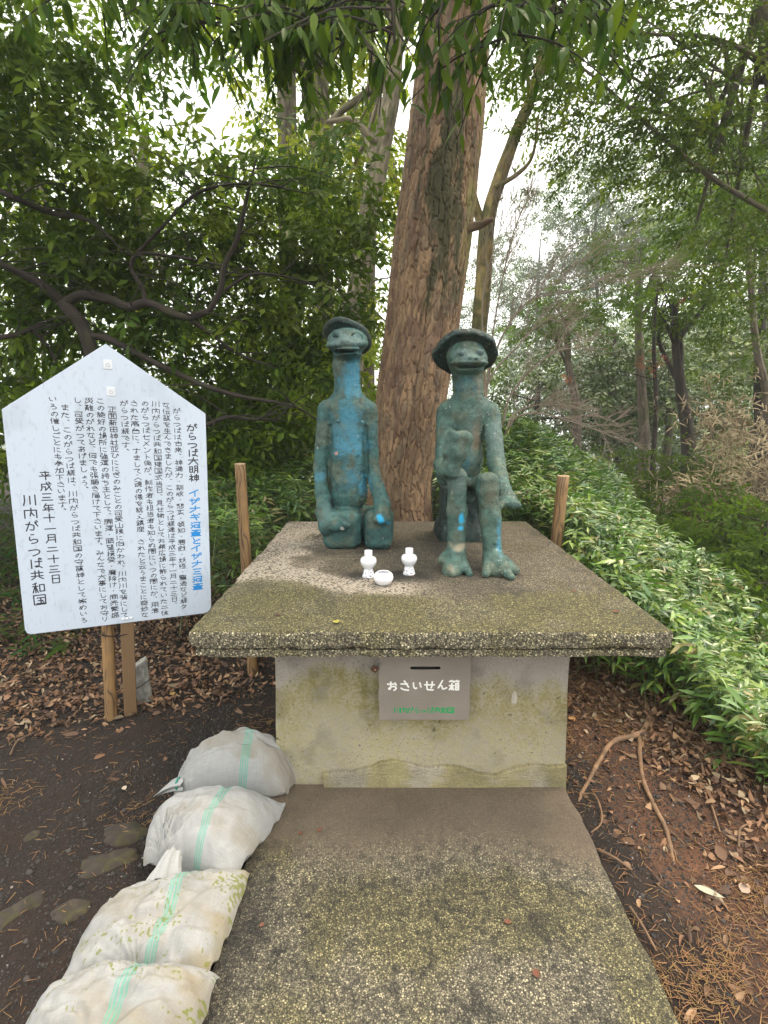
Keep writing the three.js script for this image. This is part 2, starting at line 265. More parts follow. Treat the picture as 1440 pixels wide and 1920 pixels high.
{
  const W = SLAB.x1 - SLAB.x0, D = SLAB.z0 - SLAB.z1;
  const topMap = colorTex(1024, 1228, (u, v, o) => { // v = 0 at the back
    const x = u * W, y = v * D, X = x + SLAB.x0, Z = y + SLAB.z1, n = fbm2(x * 4, y * 4, 4, 71), gr = noise2(x * 160, y * 160, 72);
    // front part mossy, back part worn brown; between them a pale washed band of bare stone curving out from the left edge
    const line = -2.18 - 0.30 * sstep(-0.05, -0.6, X) + 0.03 * Math.sin(X * 6) + (fbm2(X * 6, 5, 3, 73) - 0.5) * 0.12;
    const front = sstep(-0.05, 0.08, Z - line + (gr - 0.5) * 0.16), pale = sstep(0.16, 0.02, Math.abs(Z - line + 0.07) + (n - 0.5) * 0.2) * sstep(0.35, -0.05, X) + sstep(0.05, -0.2, X + 0.28 + (n - 0.5) * 0.5) * sstep(0.2, -0.1, Z - line) * sstep(0.5, 0.66, 0.35 * gr + 0.65 * n + 0.12);
    const stain = sstep(0.24, 0.1, Math.hypot((X - 0.03) * 0.8, (Z + 2.42) * 1.7) + (n - 0.5) * 0.1) * 0.65;
    const right = sstep(0.45, 0.75, X) * 0.5;
    const moss = clamp(front * (0.55 + 0.5 * sstep(0.35, 0.6, n)) + right * sstep(0.4, 0.6, n));
    const back = (1 - front) * (1 - right) * 0.42;
    aggregate(x, y, o, 0.0055, moss, Math.min(1, back * (0.5 + 0.8 * n) + stain + sstep(0.6, 0.75, fbm2(x * 9, y * 9, 3, 74)) * 0.22));
    const p = clamp(pale * 1.25) * sstep(0.22, 0.5, gr); o[0] = lerp(o[0], 192, p * 0.78); o[1] = lerp(o[1], 180, p * 0.78); o[2] = lerp(o[2], 164, p * 0.78);
    const br = (1 - front) * 0.5 * (1 - p); o[0] = lerp(o[0], o[0] * 1.06, br); o[2] = lerp(o[2], o[2] * 0.93, br);
  });
  topMap.flipY = false; 
  const sideMap = colorTex(1024, 512, (u, v, o) => { const x = u * 0.8, y = v * 0.4; aggregate(x, y, o, 0.0066, 0.1 + 0.35 * sstep(0.45, 0.65, fbm2(x * 10, y * 10, 3, 81)), sstep(0.45, 0.7, noise2(x * 110, y * 110, 82)) * 0.35 - 0.5); }, true); sideMap.repeat.set(1, 2);
  const bumpTop = aggBump.clone(); bumpTop.repeat.set(W / 0.8, D / 0.8);
  const mTop = std({ map: topMap, bumpMap: bumpTop, bumpScale: 0.003, roughness: 0.85 }), mSide = std({ map: sideMap, bumpMap: aggBump, bumpScale: 0.006, roughness: 0.9 });
  const mats = [mSide, mSide, mTop, mSide, mSide, mSide];
  mesh('slab', roughBox(SLAB.x0, SLAB.x1, SLAB.seam + 0.001, SLAB.top, SLAB.z0, SLAB.z1, 0.011, 0.0045, 0.014), mats, table);
  mesh('lower_slab', roughBox(SLAB.x0 + 0.014, SLAB.x1 - 0.014, SLAB.low, SLAB.seam - 0.003, SLAB.z0 - 0.01, SLAB.z1 + 0.01, 0.007, 0.003, 0.03), mSide, table);
  // pedestal: smooth plaster, pale above, olive algae below a ragged upper line
  const w = PED.x1 - PED.x0, H = 0.66;
  const stoneCol = (x, y, o) => { // metres from the lower left corner
    const n = fbm2(x * 5, y * 5, 4, 91), g = noise2(x * 260, y * 260, 92), drip = fbm2(x * 16, y * 1.2, 3, 93);
    const top = y - 0.50 - (fbm2(x * 4.5, 1, 4, 94) - 0.5) * 0.2 - (drip - 0.5) * 0.10, alg = sstep(0.06, -0.02, top + (g - 0.5) * 0.05);
    const thick = sstep(-0.26, -0.04, top + (n - 0.5) * 0.22) * alg, speck = sstep(0.86, 0.94, noise2(x * 170, y * 170, 95)) * sstep(0.4, 0.6, n);
    let alg2 = alg, thick2 = thick, r = 148 + 22 * (n - 0.5) + 14 * (g - 0.5), gg = 142 + 22 * (n - 0.5) + 14 * (g - 0.5), b = 132 + 20 * (n - 0.5) + 12 * (g - 0.5);
    { const fg = noise2(x * 130, y * 130, 85) * 0.6 + noise2(x * 45, y * 30, 86) * 0.4, c = clamp((fg - 0.28) * 2.2); alg2 = alg * (0.45 + 0.55 * c); thick2 = thick * (0.3 + 0.85 * c) * (0.7 + 0.6 * sstep(0.4, 0.65, drip)); }
    r = lerp(r, 146 + 20 * n, alg2 * 0.62); gg = lerp(gg, 138 + 20 * n, alg2 * 0.62); b = lerp(b, 106, alg2 * 0.62);
    r = lerp(r, 112, thick2 * 0.6); gg = lerp(gg, 104, thick2 * 0.6); b = lerp(b, 58, thick2 * 0.6);
    const chip = sstep(0.034, 0.026, Math.hypot((x - 0.955) * 2.6, (y - 0.435) * 1) + (g - 0.5) * 0.012); r = lerp(r, 178, chip); gg = lerp(gg, 172, chip); b = lerp(b, 160, chip);
    const d = 1 - 0.35 * speck - 0.12 * sstep(0.5, 0.8, fbm2(x * 11, y * 11, 4, 96)) - 0.35 * sstep(0.08, 0.0, y + (n - 0.5) * 0.05) * sstep(0.35, 0.6, n);
    o[0] = r * d; o[1] = gg * d; o[2] = b * d;
  };
  const pedMap = colorTex(1024, 580, (u, v, o) => stoneCol(u * w, v * H, o));
  const pedBump = greyTex(512, 290, (u, v) => 0.6 * fbm2(u * 60, v * 34, 4, 97) + 0.4 * noise2(u * 250, v * 140, 98));
  const mP = std({ map: pedMap, bumpMap: pedBump, bumpScale: 0.004, roughness: 0.88 });
  const ped = new THREE.BoxGeometry(w, SLAB.low + 0.03 + 0.05, PED.z - PED.z1, 40, 24, 40), pp = ped.attributes.position, pu = ped.attributes.uv;
  for (let i = 0; i < pp.count; i++) {
    let x = pp.getX(i), y = pp.getY(i) + (SLAB.low + 0.03) / 2 - 0.025, z = pp.getZ(i) + (PED.z + PED.z1) / 2; const flare = 1 + 0.018 * sstep(0.5, 0, y);
    const X = x * flare + (PED.x0 + PED.x1) / 2, e = (fbm3(X * 7, y * 7, z * 7, 3) - 0.5) * 0.006; pp.setXYZ(i, X + Math.sign(x) * e, y, z + e);
    if (Math.abs(ped.attributes.normal.getX(i)) > 0.5) pu.setXY(i, (z - PED.z1) / w, clamp((y + 0.05) / H, 0, 0.99)); else pu.setXY(i, (X - PED.x0) / w, clamp((y + 0.05) / H, 0, 0.99));
  }
  ped.computeVertexNormals(); mesh('pedestal', ped, mP, table);
  // mortar footing along the base with a wavy broken upper edge, cracked across into three lengths
  const cracks = [-0.245, 0.03, 0.30, 0.742], mF = std({ map: colorTex(1024, 128, (u, v, o) => { const x = u * 1.2, y = v * 0.15, n = fbm2(x * 11, y * 11, 4, 101), g = noise2(x * 320, y * 320, 102), k = 0.72 + 0.5 * n + 0.18 * (g - 0.5), m = sstep(0.4, 0.6, fbm2(x * 7, y * 14, 3, 103)); o[0] = lerp(150, 138, m) * k; o[1] = lerp(143, 130, m) * k; o[2] = lerp(124, 94, m) * k; }), bumpMap: pedBump, bumpScale: 0.005 });
  const edgeY = (x) => 0.082 + 0.022 * Math.sin((x + 0.1) * 9) + 0.012 * Math.sin(x * 23 + 1) - 0.022 * sstep(-0.1, -0.3, x);
  for (let k = 0; k < 3; k++) {
    const s = new THREE.Shape(), a = cracks[k] + (k ? 0.002 : 0), b = cracks[k + 1] - (k < 2 ? 0.002 : 0), n = 24; s.moveTo(a, -0.06);
    for (let i = 0; i <= n; i++) { const x = lerp(a, b, i / n); s.lineTo(x + (noise2(i, k, 7) - 0.5) * 0.004, edgeY(x) + (noise2(i * 3, k, 8) - 0.5) * 0.008); }
    s.lineTo(b + 0.004, -0.06);
    const g = new THREE.ExtrudeGeometry(s, { depth: 0.011, bevelEnabled: true, bevelSize: 0.003, bevelThickness: 0.006, bevelSegments: 2 }); g.translate(0, 0, PED.z + 0.004);
    const u = g.attributes.uv, q = g.attributes.position; for (let i = 0; i < u.count; i++) u.setXY(i, (q.getX(i) + 0.4) / 1.2, clamp((q.getY(i) + 0.05) / 0.19, 0.02, 0.98));
    mesh('footing', g, mF, table);
  }
}

// ---------- lettering: each character drawn as pen strokes on a ten by ten square; «x:abcd» sets another character into the box from (a, b) to (c, d) ----------
const GLYPHS = `一 0595
二 1383 0797
三 1181 1575 0898
十 0494 5059
大 0393 504409 5399
人 504409 5399
入 3050 5509 5599
川 101509 5158 9099
内 09029299 505347 5477
口 1191991911
日 2080892920 2484
目 2080892920 2383 2686
月 202609 208089 2383 2686
明 日:0148 月:5099
ネ 4052 1393 9307 5559 6698
申 1292971712 1494 5059
神 ネ:0049 申:5099
氵 2162 1455 1976
可 0191 818969 口:0468
河 氵:0039 可:3099
立 5051 1292 3447 6456 0999
里 1080851510 1383 5059 1787 0999
童 立:0094 里:0499
古 0393 5055 口:1499
来 1282 2334 8364 0595 5059 5509 5599
辶 1021 042427 2709 274899
用 101609 109099 1393 1696 5059
甬 1181 8153 用:0399
通 辶:0099 甬:3098
力 03938969 404409
言 4050 0191 2383 2585 口:1699
訓 言:0049 川:5099
戈 0393 506599 8449 7081
戒 戈:0099 0646 1408 3439
非 3038 0232 0434 0737 6069 6292 6494 6797
心 1508 32388876 5162 8295
悲 非:0095 心:0599
哀 5051 0191 口:2257 4609 3839 5699 8667
屯 0292 141696 9396 50599998
頁 0090 5022 1282871712 1484 3708 6799
頓 屯:0049 頁:5099
矢 2013 2292 0595 525609 5599
知 矢:0049 口:5198
亜 0090 0999 3039 6069 1393961613
悪 亜:0095 心:0599
虚 4042 4181 0292 020709 2474 3537 5557 0999
戯 虚:0059 戈:5099
女 402589 735709 0393
夭 8011 0494 515509 5499
妖 女:0049 夭:5099
忄 5059 2315 7395
又 018109 2399
土 1383 5059 0999
圣 又:0095 土:1599
怪 忄:0029 圣:3099
示 2171 0393 535949 2508 7598
西 0090 0292980802 3036 6036
票 西:0094 示:0499
虫 1282861612 5059 0989 7799
風 102609 10808799 虫:2278
飄 票:0059 風:4099
免 4012 3171 7153 1393961613 5309 666999
逸 辶:0099 免:3098
木 0393 5059 5309 5399
羕 3041 7061 1191 2383 0595 5159 2619 5699
様 木:0049 羕:4099
々 4015 338329 4667
亻 8004 5359
云 2080 0494 441988 6699
伝 亻:0029 云:3099
兑 1032 8062 口:1157 3609 666999
説 言:0049 兑:5099
生 3015 2383 2686 5059 0999
幸 1181 0393 5059 3444 7464 1585 0797
達 辶:0099 幸:3098
平 1181 2334 8364 0595 5059
成 1292 121709 154548 507599 8449 7081
年 3014 2292 2585 2527 0797 5259
共 3035 6065 0292 0595 3608 6698
禾 7011 0393 5059 4309 5399
和 禾:0049 口:5198
王 1181 1585 0999 5159
玉 1191 2575 0999 5159 7687
囗 0090990900
国 囗:0099 玉:2288
聿 118185 0393 1585 0797 5059
廴 0121042409 146999
建 廴:0099 聿:3098
式 0292 506599 7081 1444 3448 0858
当 5053 1132 8162 148489 1686 1989
見 2070762620 2272 2474 3609 666999
牛 2014 1393 0696 5059
勿 3005 22928979 5217 7229
物 牛:0049 勿:4099
祭 3015 3151 5106 2333 5191 9154 6294 示:1499
广 5051 1191 111609
ム 401888 6599
広 广:0099 ム:2399
昜 日:2084 0494 勿:1499
場 土:0049 昜:4099
食 4003 4083 2373762623 2574 2629 2949 6489
巾 08029288 5059
布 3004 2292 巾:0399
飾 食:0049 布:4099
本 木:0099 3767
体 亻:0029 本:3099
象 3002 2161 1383861613 4648 6606 5408 4799 8597
像 亻:0029 象:3099
刂 2127 808969
帝 2013 2282 0494 4049 19169698
制 帝:0059 刂:6099
乍 3004 2292 4249 4585 4888
作 亻:0029 乍:3099
者 2272 5044 0494 9109 日:2489
扌 1393 505939 0785
旦 日:1087 0999
担 扌:0039 旦:4099
門 0900404404 0242 9990505494 5292
間 門:0099 日:3379
意 5050 1181 3142 7162 0393 日:2386 心:0599
高 5050 0191 2272742422 09059599 口:3588
台 ム:0094 口:0499
鬼 5041 1181851511 5155 1383 4509 555999 7687
魂 云:0049 鬼:4099
義 2031 7061 1181 1282 0494 5054 0696 3539 559999 8659
儀 亻:0029 義:3099
糸 4012 1252 7214 1475 5459 2618 7698
冬 4004 3181 8109 3388 5566 4879
終 糸:0049 冬:4099
金 5003 5093 2474 1686 5459 2738 7767 0999
真 1181 5052 2272762622 2373 2474 0797 3809 6799
鎮 金:0049 真:4099
坐 2004 2244 8054 8094 5059 1686 0999
座 广:0099 坐:2299
奇 大:0094 可:0499
少 5055 3115 7294 9609
妙 女:0049 少:4099
正 0191 5159 5494 2429 0999
面 0090 4022 0292990902 3239 6269 3464 3666
親 立:0094 木:0499
斤 9021 211609 2494 6469
新 親:0059 斤:5099
田 1191991911 5159 1595
社 ネ:0049 土:5099
並 2031 7061 0191 3139 6169 1316 9376 0999
愛 8010 1122 5152 8172 04039394 心:1366 3676 7609 4699
山 03099993 5059
阝 1019 1071447647
夌 1181 5054 0393 3414 6586 4505 3676 7609 3499
陵 阝:0039 夌:4099
向 4022 09029299 口:2488
北 3038 0232 0827 606898 9263
背 北:0095 月:2499
色 3004 3161 6143 13939616 5356 131899
絶 糸:0049 色:4099
子 118154 545939 0595
好 女:0049 子:4099
戸 0191 128285 1585 121609
所 戸:0049 斤:5099
弓 1080831316867949
厶 ム:2084 虫:0499
強 弓:0039 厶:3099
軍 02009092 1282 2373762623 0898 5159
運 辶:0099 軍:3098
寺 1181 5053 0393 0595 757959 3647
持 扌:0039 寺:4099
主 4051 1282 2585 5259 0999
开 1181 0595 3109 7179
開 門:0099 开:2389
原 0090 001609 日:3276 4648 8798 6669
願 原:0059 頁:5099
亡 4041 0292 222989
望 亡:0044 月:5085 王:1599
爰 8010 1122 5152 8172 1484 0595 3509 7609 4699
援 扌:0039 爰:4099
受 8010 1122 5152 8172 04039394 又:1599
林 木:0049 木:5099
魔 广:0099 林:2295 鬼:2599
余 5004 5094 3474 1686 5459 2718 7788
除 阝:0039 余:4099
商 5050 0191 3132 7162 09039399 口:2578 3425 6475
売 1181 5043 2373 06049496 3609 666999
毎 3003 2191 2282771722 0595 5157
攵 3004 2292 8209 3399
敏 毎:0059 攵:5099
繁 敏:0095 糸:0599
皿 18119198 3139 6169 0999
盛 成:0096 皿:0699
災 301234 604264 907294 1517 9577 505609 5599
堇 0191 3033 6063 3363 1484861614 0797 5409 5799
隹 3004 2229 2292 2484 2686 2999 6269
難 堇:0049 隹:5099
何 亻:0029 可:3099
長 2026 2080 2272 2474 0696 363957 5699
張 弓:0039 長:4099
耳 0191 2128 7179 2373 2575 0897
徳 1181 5042 1393961613 3336 6366 心:0599
聴 耳:0049 徳:4099
尸 118184 1484 111709
由 1393991913 1696 5059
届 尸:0099 由:3499
下 0191 4149 5476
事 0191 2272742422 158588 0696 1888 505939
宀 5053 09049499
寸 0393 707959 2545
守 宀:0094 寸:1499
隻 0191 3032 6062 隹:1376 又:1699
護 言:0049 隻:4099
崇 山:1093 宀:0356 示:1599
崔 山:1083 隹:0399
催 亻:0029 崔:3099
参 ム:2073 0494 5307 5497 5546 6537 6739
加 力:0059 口:5198
竹 2003 1242 3345 7053 6292 8485
相 木:0049 目:5099
箱 竹:0093 相:0399
あ 1282 403749 733829181645758769
い 12163847 7286
う 3151 2453756849
え 4161 247419 47676999
お 0363 3138181755868869 7284
か 0363675938 3109 7295
が か:0099 7182 8091
き 1272 1474 4086 273979
ぎ き:0099 7182 8091
け 1119 4393 707659
げ け:0099 7182 8091
こ 2272 162989
ご こ:0099 7182 8091
さ 1373 4086 173989
し 2127397986
す 0292 50563746565839
せ 0494 717667 21283989
た 0363 3109 5484 475989
だ た:0099 7182 8091
ち 0272 312564866939
つ 0463957839
っ つ:1488
て 0291544789
で て:0099 7586 8495
と 2034 8326284989
ど と:0099 7182 8091
な 0262 3117 7183 64675838375889
に 1119 4373 475989
ぬ 1238 51371806428396786799
の 5247281642839669
は 1119 4393 70776848476799
ば は:0099 7182 8091
ぱ は:0099 8091918180
び 0141152859767195 8292
ま 1282 1484 50584928275789
み 12512918065697 8459
め 1238 5137180642839669
も 4048597986 1373 1676
よ 50584928275889 5383
ょ よ:1488
ら 3151 231755867939
り 2126 717649
れ 3139 034308 0844727898
ろ 21711644867939
わ 3139 0343 0844849669
を 0282 41155567 8455375989
ん 500934565997
イ 8005 5359
ザ 0393 2126 716529 8091
ナ 0393 505509
ギ 1272 0585 3069 8091
ミ 1181 2575 1889
セ 049364 21283989
メ 8009 2278
ン 1132 196793
ト 3039 3476
、 6182
。 6071826160
・ 4554`;
const FONT = {};
for (const line of GLYPHS.split('\n')) { const [k, ...s] = line.split(' '); FONT[k] = s; }
const SOFT = /[ぁ-ん]/;
function glyph(g, ch, x, y, w, h, soft) {
  for (const s of FONT[ch] ?? []) {
    if (s[1] === ':') { const [a, b, c, d] = [...s.slice(2)].map((v) => +v / 9); glyph(g, s[0], x + a * w, y + b * h, (c - a) * w, (d - b) * h, soft); continue; }
    const p = []; for (let i = 0; i < s.length; i += 2) p.push([x + +s[i] / 9 * w, y + +s[i + 1] / 9 * h]);
    g.beginPath(); g.moveTo(...p[0]);
    if (soft && p.length > 2) { for (let i = 1; i < p.length - 1; i++) { const e = i === p.length - 2 ? p[i + 1] : [(p[i][0] + p[i + 1][0]) / 2, (p[i][1] + p[i + 1][1]) / 2]; g.quadraticCurveTo(...p[i], ...e); } } else for (const q of p.slice(1)) g.lineTo(...q);
    g.stroke();
  }
}
// one line of characters from (x0, y0) to (x1, y1), their centres evenly spaced; upright squares of the given size
function writeLine(g, text, x0, y0, x1, y1, w, h, weight) {
  const n = text.length; g.lineWidth = weight; g.lineCap = g.lineJoin = 'round';
  [...text].forEach((ch, i) => { const t = n > 1 ? i / (n - 1) : 0; glyph(g, ch, lerp(x0, x1, t) - w / 2, lerp(y0, y1, t) - h / 2, w, h, SOFT.test(ch)); });
}

// ---------- sign board on two wooden posts ----------
const woodMap = (seed, r, g, b, knots) => colorTex(128, 512, (u, v, o) => {
  const x = u + 0.06 * (fbm2(v * 5, u * 2, 3, seed) - 0.5), k0 = knots ? Math.exp(-((u - 0.5) ** 2 * 40 + (v - 0.62) ** 2 * 90)) : 0, rings = 0.5 + 0.5 * Math.sin((x * 9 + fbm2(u * 3, v * 3, 3, seed + 1) * (knots ? 5 : 1.5) + k0 * 5) * 6.28), n = fbm2(u * 30, v * 6, 4, seed + 2), k = 0.72 + 0.3 * n + 0.16 * rings - (rings < 0.14 ? 0.25 * knots : 0);
  o[0] = r * k; o[1] = g * k; o[2] = b * k * (1 - 0.1 * rings);
}, true);
const plankMat = std({ map: woodMap(201, 122, 96, 70, 0), roughness: 0.8 }), logMat = std({ map: woodMap(211, 138, 108, 76, 1), roughness: 0.6 }), rustWire = std({ color: lin(0.02, 0.018, 0.016), roughness: 0.6, metalness: 0.5 });
logMat.map.repeat.set(4, 1.2); plankMat.map.repeat.set(5, 1);
const SIGN = { o: new V3(-1.6785, 0.4972, -2.3568), x: new V3(0.89046, -0.02157, -0.45456), y: new V3(0.03507, 0.99916, 0.02129), n: new V3(0.45371, -0.0349, 0.89046) };
{
  const base = onLevel(225, 1333, 0), sign = thing('sign_board', 'white house-shaped board with vertical lettering on two wooden posts', 'sign', base);
  const W = 0.84, H = 1.36, cv = document.createElement('canvas'); cv.width = 1264; cv.height = 2046; const g = cv.getContext('2d'), S = 1500, tx = (x) => x * S, ty = (y) => (1.335 - y) * S;
  g.fillStyle = '#c6d1df'; g.fillRect(0, 0, cv.width, cv.height);
  { // grain of the painted sheet and a few scuffs
    const im = g.getImageData(0, 0, cv.width, cv.height), d = im.data;
    for (let y = 0; y < cv.height; y++) for (let x = 0; x < cv.width; x++) { const i = (y * cv.width + x) * 4, m = sstep(0.55, 0.8, fbm2(x / 240, y / 260, 4, 301)) * 9 + (noise2(x / 4, y / 90, 303) - 0.5) * 3 + sstep(0.74, 0.82, noise2(x / 16, y / 34, 304)) * 14 * noise2(x / 5, y / 7, 305); d[i] -= m; d[i + 1] -= m; d[i + 2] -= m * 1.1; }
    g.putImageData(im, 0, 0);
  }
  const cols = [
    ['がらつぱは古来、神通力・訓戒・悲哀・頓知・悪戯・妖怪・飄逸など様々', 0.704, 1.042, 0.7, 0.033], ['な伝説を生んできましたが、このがらつぱ様達は平成三年十一月二十三日、', 0.657, 1.068, 0.653, 0.049],
    ['川内がらつぱ共和国建国式当日、見せ物としてお祭広場に飾られていた二体', 0.61, 1.071, 0.605, 0.012], ['のがらつぱセメント像が、制作者も担当者も知らぬ間にいつの間にか、用意', 0.563, 1.073, 0.56, 0.031],
    ['された高台に、すまして入魂の儀を終え鎮座　されたと云うまことに奇妙な', 0.517, 1.072, 0.511, 0.016], ['がらつぱ様です。', 0.475, 1.071, 0.471, 0.845],
    ['正面新田神社並びににぎのみことの可愛山陵に向かわれ、川内川を背にして', 0.423, 1.042, 0.419, 0.03], ['この絶好の場所に強運の持ち主として、開運・願望援受・魔除け・商売繁盛', 0.376, 1.079, 0.377, 0.036],
    ['災難のがれなど、何でも張聴き届けて下さいます。みんなで大事にしてお守り', 0.33, 1.077, 0.331, 0.022], ['し、可愛がつてあげましょう。', 0.286, 1.079, 0.29, 0.671],
    ['また、このがらつぱ様は、川内がらつぱ共和国の守護神として崇めいろ', 0.235, 1.045, 0.242, 0.031], ['いろの催しごとにも参加下さいます。', 0.191, 1.08, 0.194, 0.573]];
  g.strokeStyle = '#23242c'; for (const [t, a, b, c, d] of cols) writeLine(g, t, tx(a), ty(b), tx(c), ty(d), 47, 37, 4.6);
  writeLine(g, 'がらつぱ大明神', tx(0.772), ty(0.962), tx(0.772), ty(0.711), 66, 52, 8);
  writeLine(g, '平成三年十一月二十三日', tx(0.135), ty(0.74), tx(0.139), ty(0.252), 62, 56, 7); writeLine(g, '川内がらつぱ共和国', tx(0.067), ty(0.631), tx(0.07), ty(0.159), 68, 68, 7.5);
  g.strokeStyle = '#1f86cf'; writeLine(g, 'イザナギ河童とイザナミ河童', tx(0.772), ty(0.632), tx(0.772), ty(0.134), 70, 48, 9);
  const map = new THREE.CanvasTexture(cv); map.colorSpace = THREE.SRGBColorSpace;
  const s = new THREE.Shape(); [[0.002, 0.022], [0.008, 0.004], [0.022, -0.004], [0.8, -0.02], [0.822, -0.014], [0.836, 0.012], [0.837, 1.03], [0.414, 1.33], [0.002, 1.029]].forEach(([x, y], i) => (i ? s.lineTo(x, y) : s.moveTo(x, y)));
  const bg = new THREE.ExtrudeGeometry(s, { depth: 0.01, bevelEnabled: true, bevelSize: 0.0015, bevelThickness: 0.0015, bevelSegments: 2 }), p = bg.attributes.position, uv = bg.attributes.uv;
  for (let i = 0; i < p.count; i++) { const x = p.getX(i), y = p.getY(i); uv.setXY(i, p.getZ(i) > 0.0105 ? x * S / cv.width : 0.01, p.getZ(i) > 0.0105 ? 1 - (1.335 - y) * S / cv.height : 0.99); }
  const M = new THREE.Matrix4().makeBasis(SIGN.x, SIGN.y, SIGN.n).setPosition(SIGN.o.clone().sub(new V3(...base))); bg.applyMatrix4(M);
  mesh('board', bg, std({ map, roughness: 0.45 }), sign);
  const onB = (x, y, off) => SIGN.o.clone().addScaledVector(SIGN.x, x).addScaledVector(SIGN.y, y).addScaledVector(SIGN.n, off).sub(new V3(...base)).toArray();
  const f1 = rel(onLevel(207, 1338, -0.02), base), f2 = rel(onLevel(243, 1330, -0.02), base); f1[1] = f2[1] = -0.12;
  mesh('post', tube([f1, onB(0.345, 0.1, -0.045), onB(0.40, 1.1, -0.045)], [0.031, 0.03, 0.027], 14, 24, 0.06), logMat, sign).userData.label = 'round peeled log post with swirling brown bark traces';
  { const a = new V3(...f2), b = new V3(...onB(0.452, 1.15, -0.03)), L = a.distanceTo(b), bx = new RoundedBoxGeometry(0.062, L, 0.05, 3, 0.006); const q = new THREE.Quaternion().setFromUnitVectors(new V3(0, 1, 0), b.clone().sub(a).normalize()); bx.rotateY(0.47); bx.applyQuaternion(q); bx.translate(...a.clone().add(b).multiplyScalar(0.5).toArray()); mesh('post', bx, plankMat, sign).userData.label = 'squared weathered plank post'; }
  const ring = (c, rx, ry, tilt) => { const pts = []; for (let i = 0; i <= 20; i++) { const a = i / 20 * 6.283; pts.push([c[0] + rx * Math.cos(a), c[1] + Math.sin(a * 2 + 1) * 0.006 + tilt * Math.cos(a), c[2] - 0.35 * rx * Math.cos(a) + ry * Math.sin(a)]); } return tube(pts, [0.003], 6, 60); };
  const mid = (y) => { const t = (y - f1[1]) / 0.7; return [lerp((f1[0] + f2[0]) / 2, onB(0.39, 0.1, -0.04)[0], t), y, lerp((f1[2] + f2[2]) / 2, onB(0.39, 0.1, -0.04)[2], t)]; };
  mesh('tie_wire', ring(mid(0.415), 0.082, 0.042, -0.012), rustWire, sign);
  for (const x of [0.418, 0.428, 0.438]) { const b = new THREE.SphereGeometry(0.0075, 12, 8); b.scale(1, 1, 0.5); b.translate(...onB(x + (x - 0.428) * 0.8, 0.008, 0.0125)); mesh('bolt_cap', b, std({ color: lin(0.75, 0.76, 0.76), roughness: 0.35 }), sign); }
  for (const [x, y] of [[0.417, 1.241], [0.423, 1.122]]) { const b = new RoundedBoxGeometry(0.036, 0.04, 0.004, 2, 0.0015); b.applyMatrix4(new THREE.Matrix4().makeBasis(SIGN.x, SIGN.y, SIGN.n).setPosition(new V3(...onB(x, y, 0.0122)))); const bm = mesh('painted_plate', b, std({ color: lin(0.7, 0.73, 0.76), roughness: 0.5 }), sign), c = new THREE.TorusGeometry(0.0075, 0.0014, 6, 16); c.applyMatrix4(new THREE.Matrix4().makeBasis(SIGN.x, SIGN.y, SIGN.n).setPosition(new V3(...onB(x, y - 0.002, 0.0145)))); mesh('rim', c, std({ color: lin(0.5, 0.52, 0.53) }), bm); }
  // stub of a grey concrete stake beside the posts, wired to them
  const sb = onLevel(270, 1302, -0.02), stake = thing('concrete_stake', 'short grey weathered stake behind the sign posts, cut off low', 'stake', sb);
  const st = new RoundedBoxGeometry(0.075, 0.34, 0.06, 3, 0.008); { const q = st.attributes.position; for (let i = 0; i < q.count; i++) if (q.getY(i) > 0.1) q.setY(i, q.getY(i) - 0.035 * (q.getX(i) < 0 ? 1 : 0) * (0.6 + Math.abs(q.getX(i)) * 10)); } st.computeVertexNormals(); st.rotateY(0.4); st.rotateZ(0.06); st.translate(0, 0.04, 0);
  mesh('shaft', st, std({ map: colorTex(128, 256, (u, v, o) => { const n = fbm2(u * 6, v * 12, 4, 311), k = 0.7 + 0.5 * n; o[0] = 150 * k; o[1] = 150 * k; o[2] = 142 * k; }), roughness: 0.95 }), stake);
  { const pts = []; for (let i = 0; i <= 16; i++) { const a = i / 16 * 6.283; pts.push([-0.03 + 0.085 * Math.cos(a), 0.075 + 0.03 * Math.cos(a), 0.045 + 0.085 * Math.sin(a) - 0.04 * Math.cos(a)]); } mesh('tie_wire', tube(pts, [0.0028], 6, 48), rustWire, stake); }
}

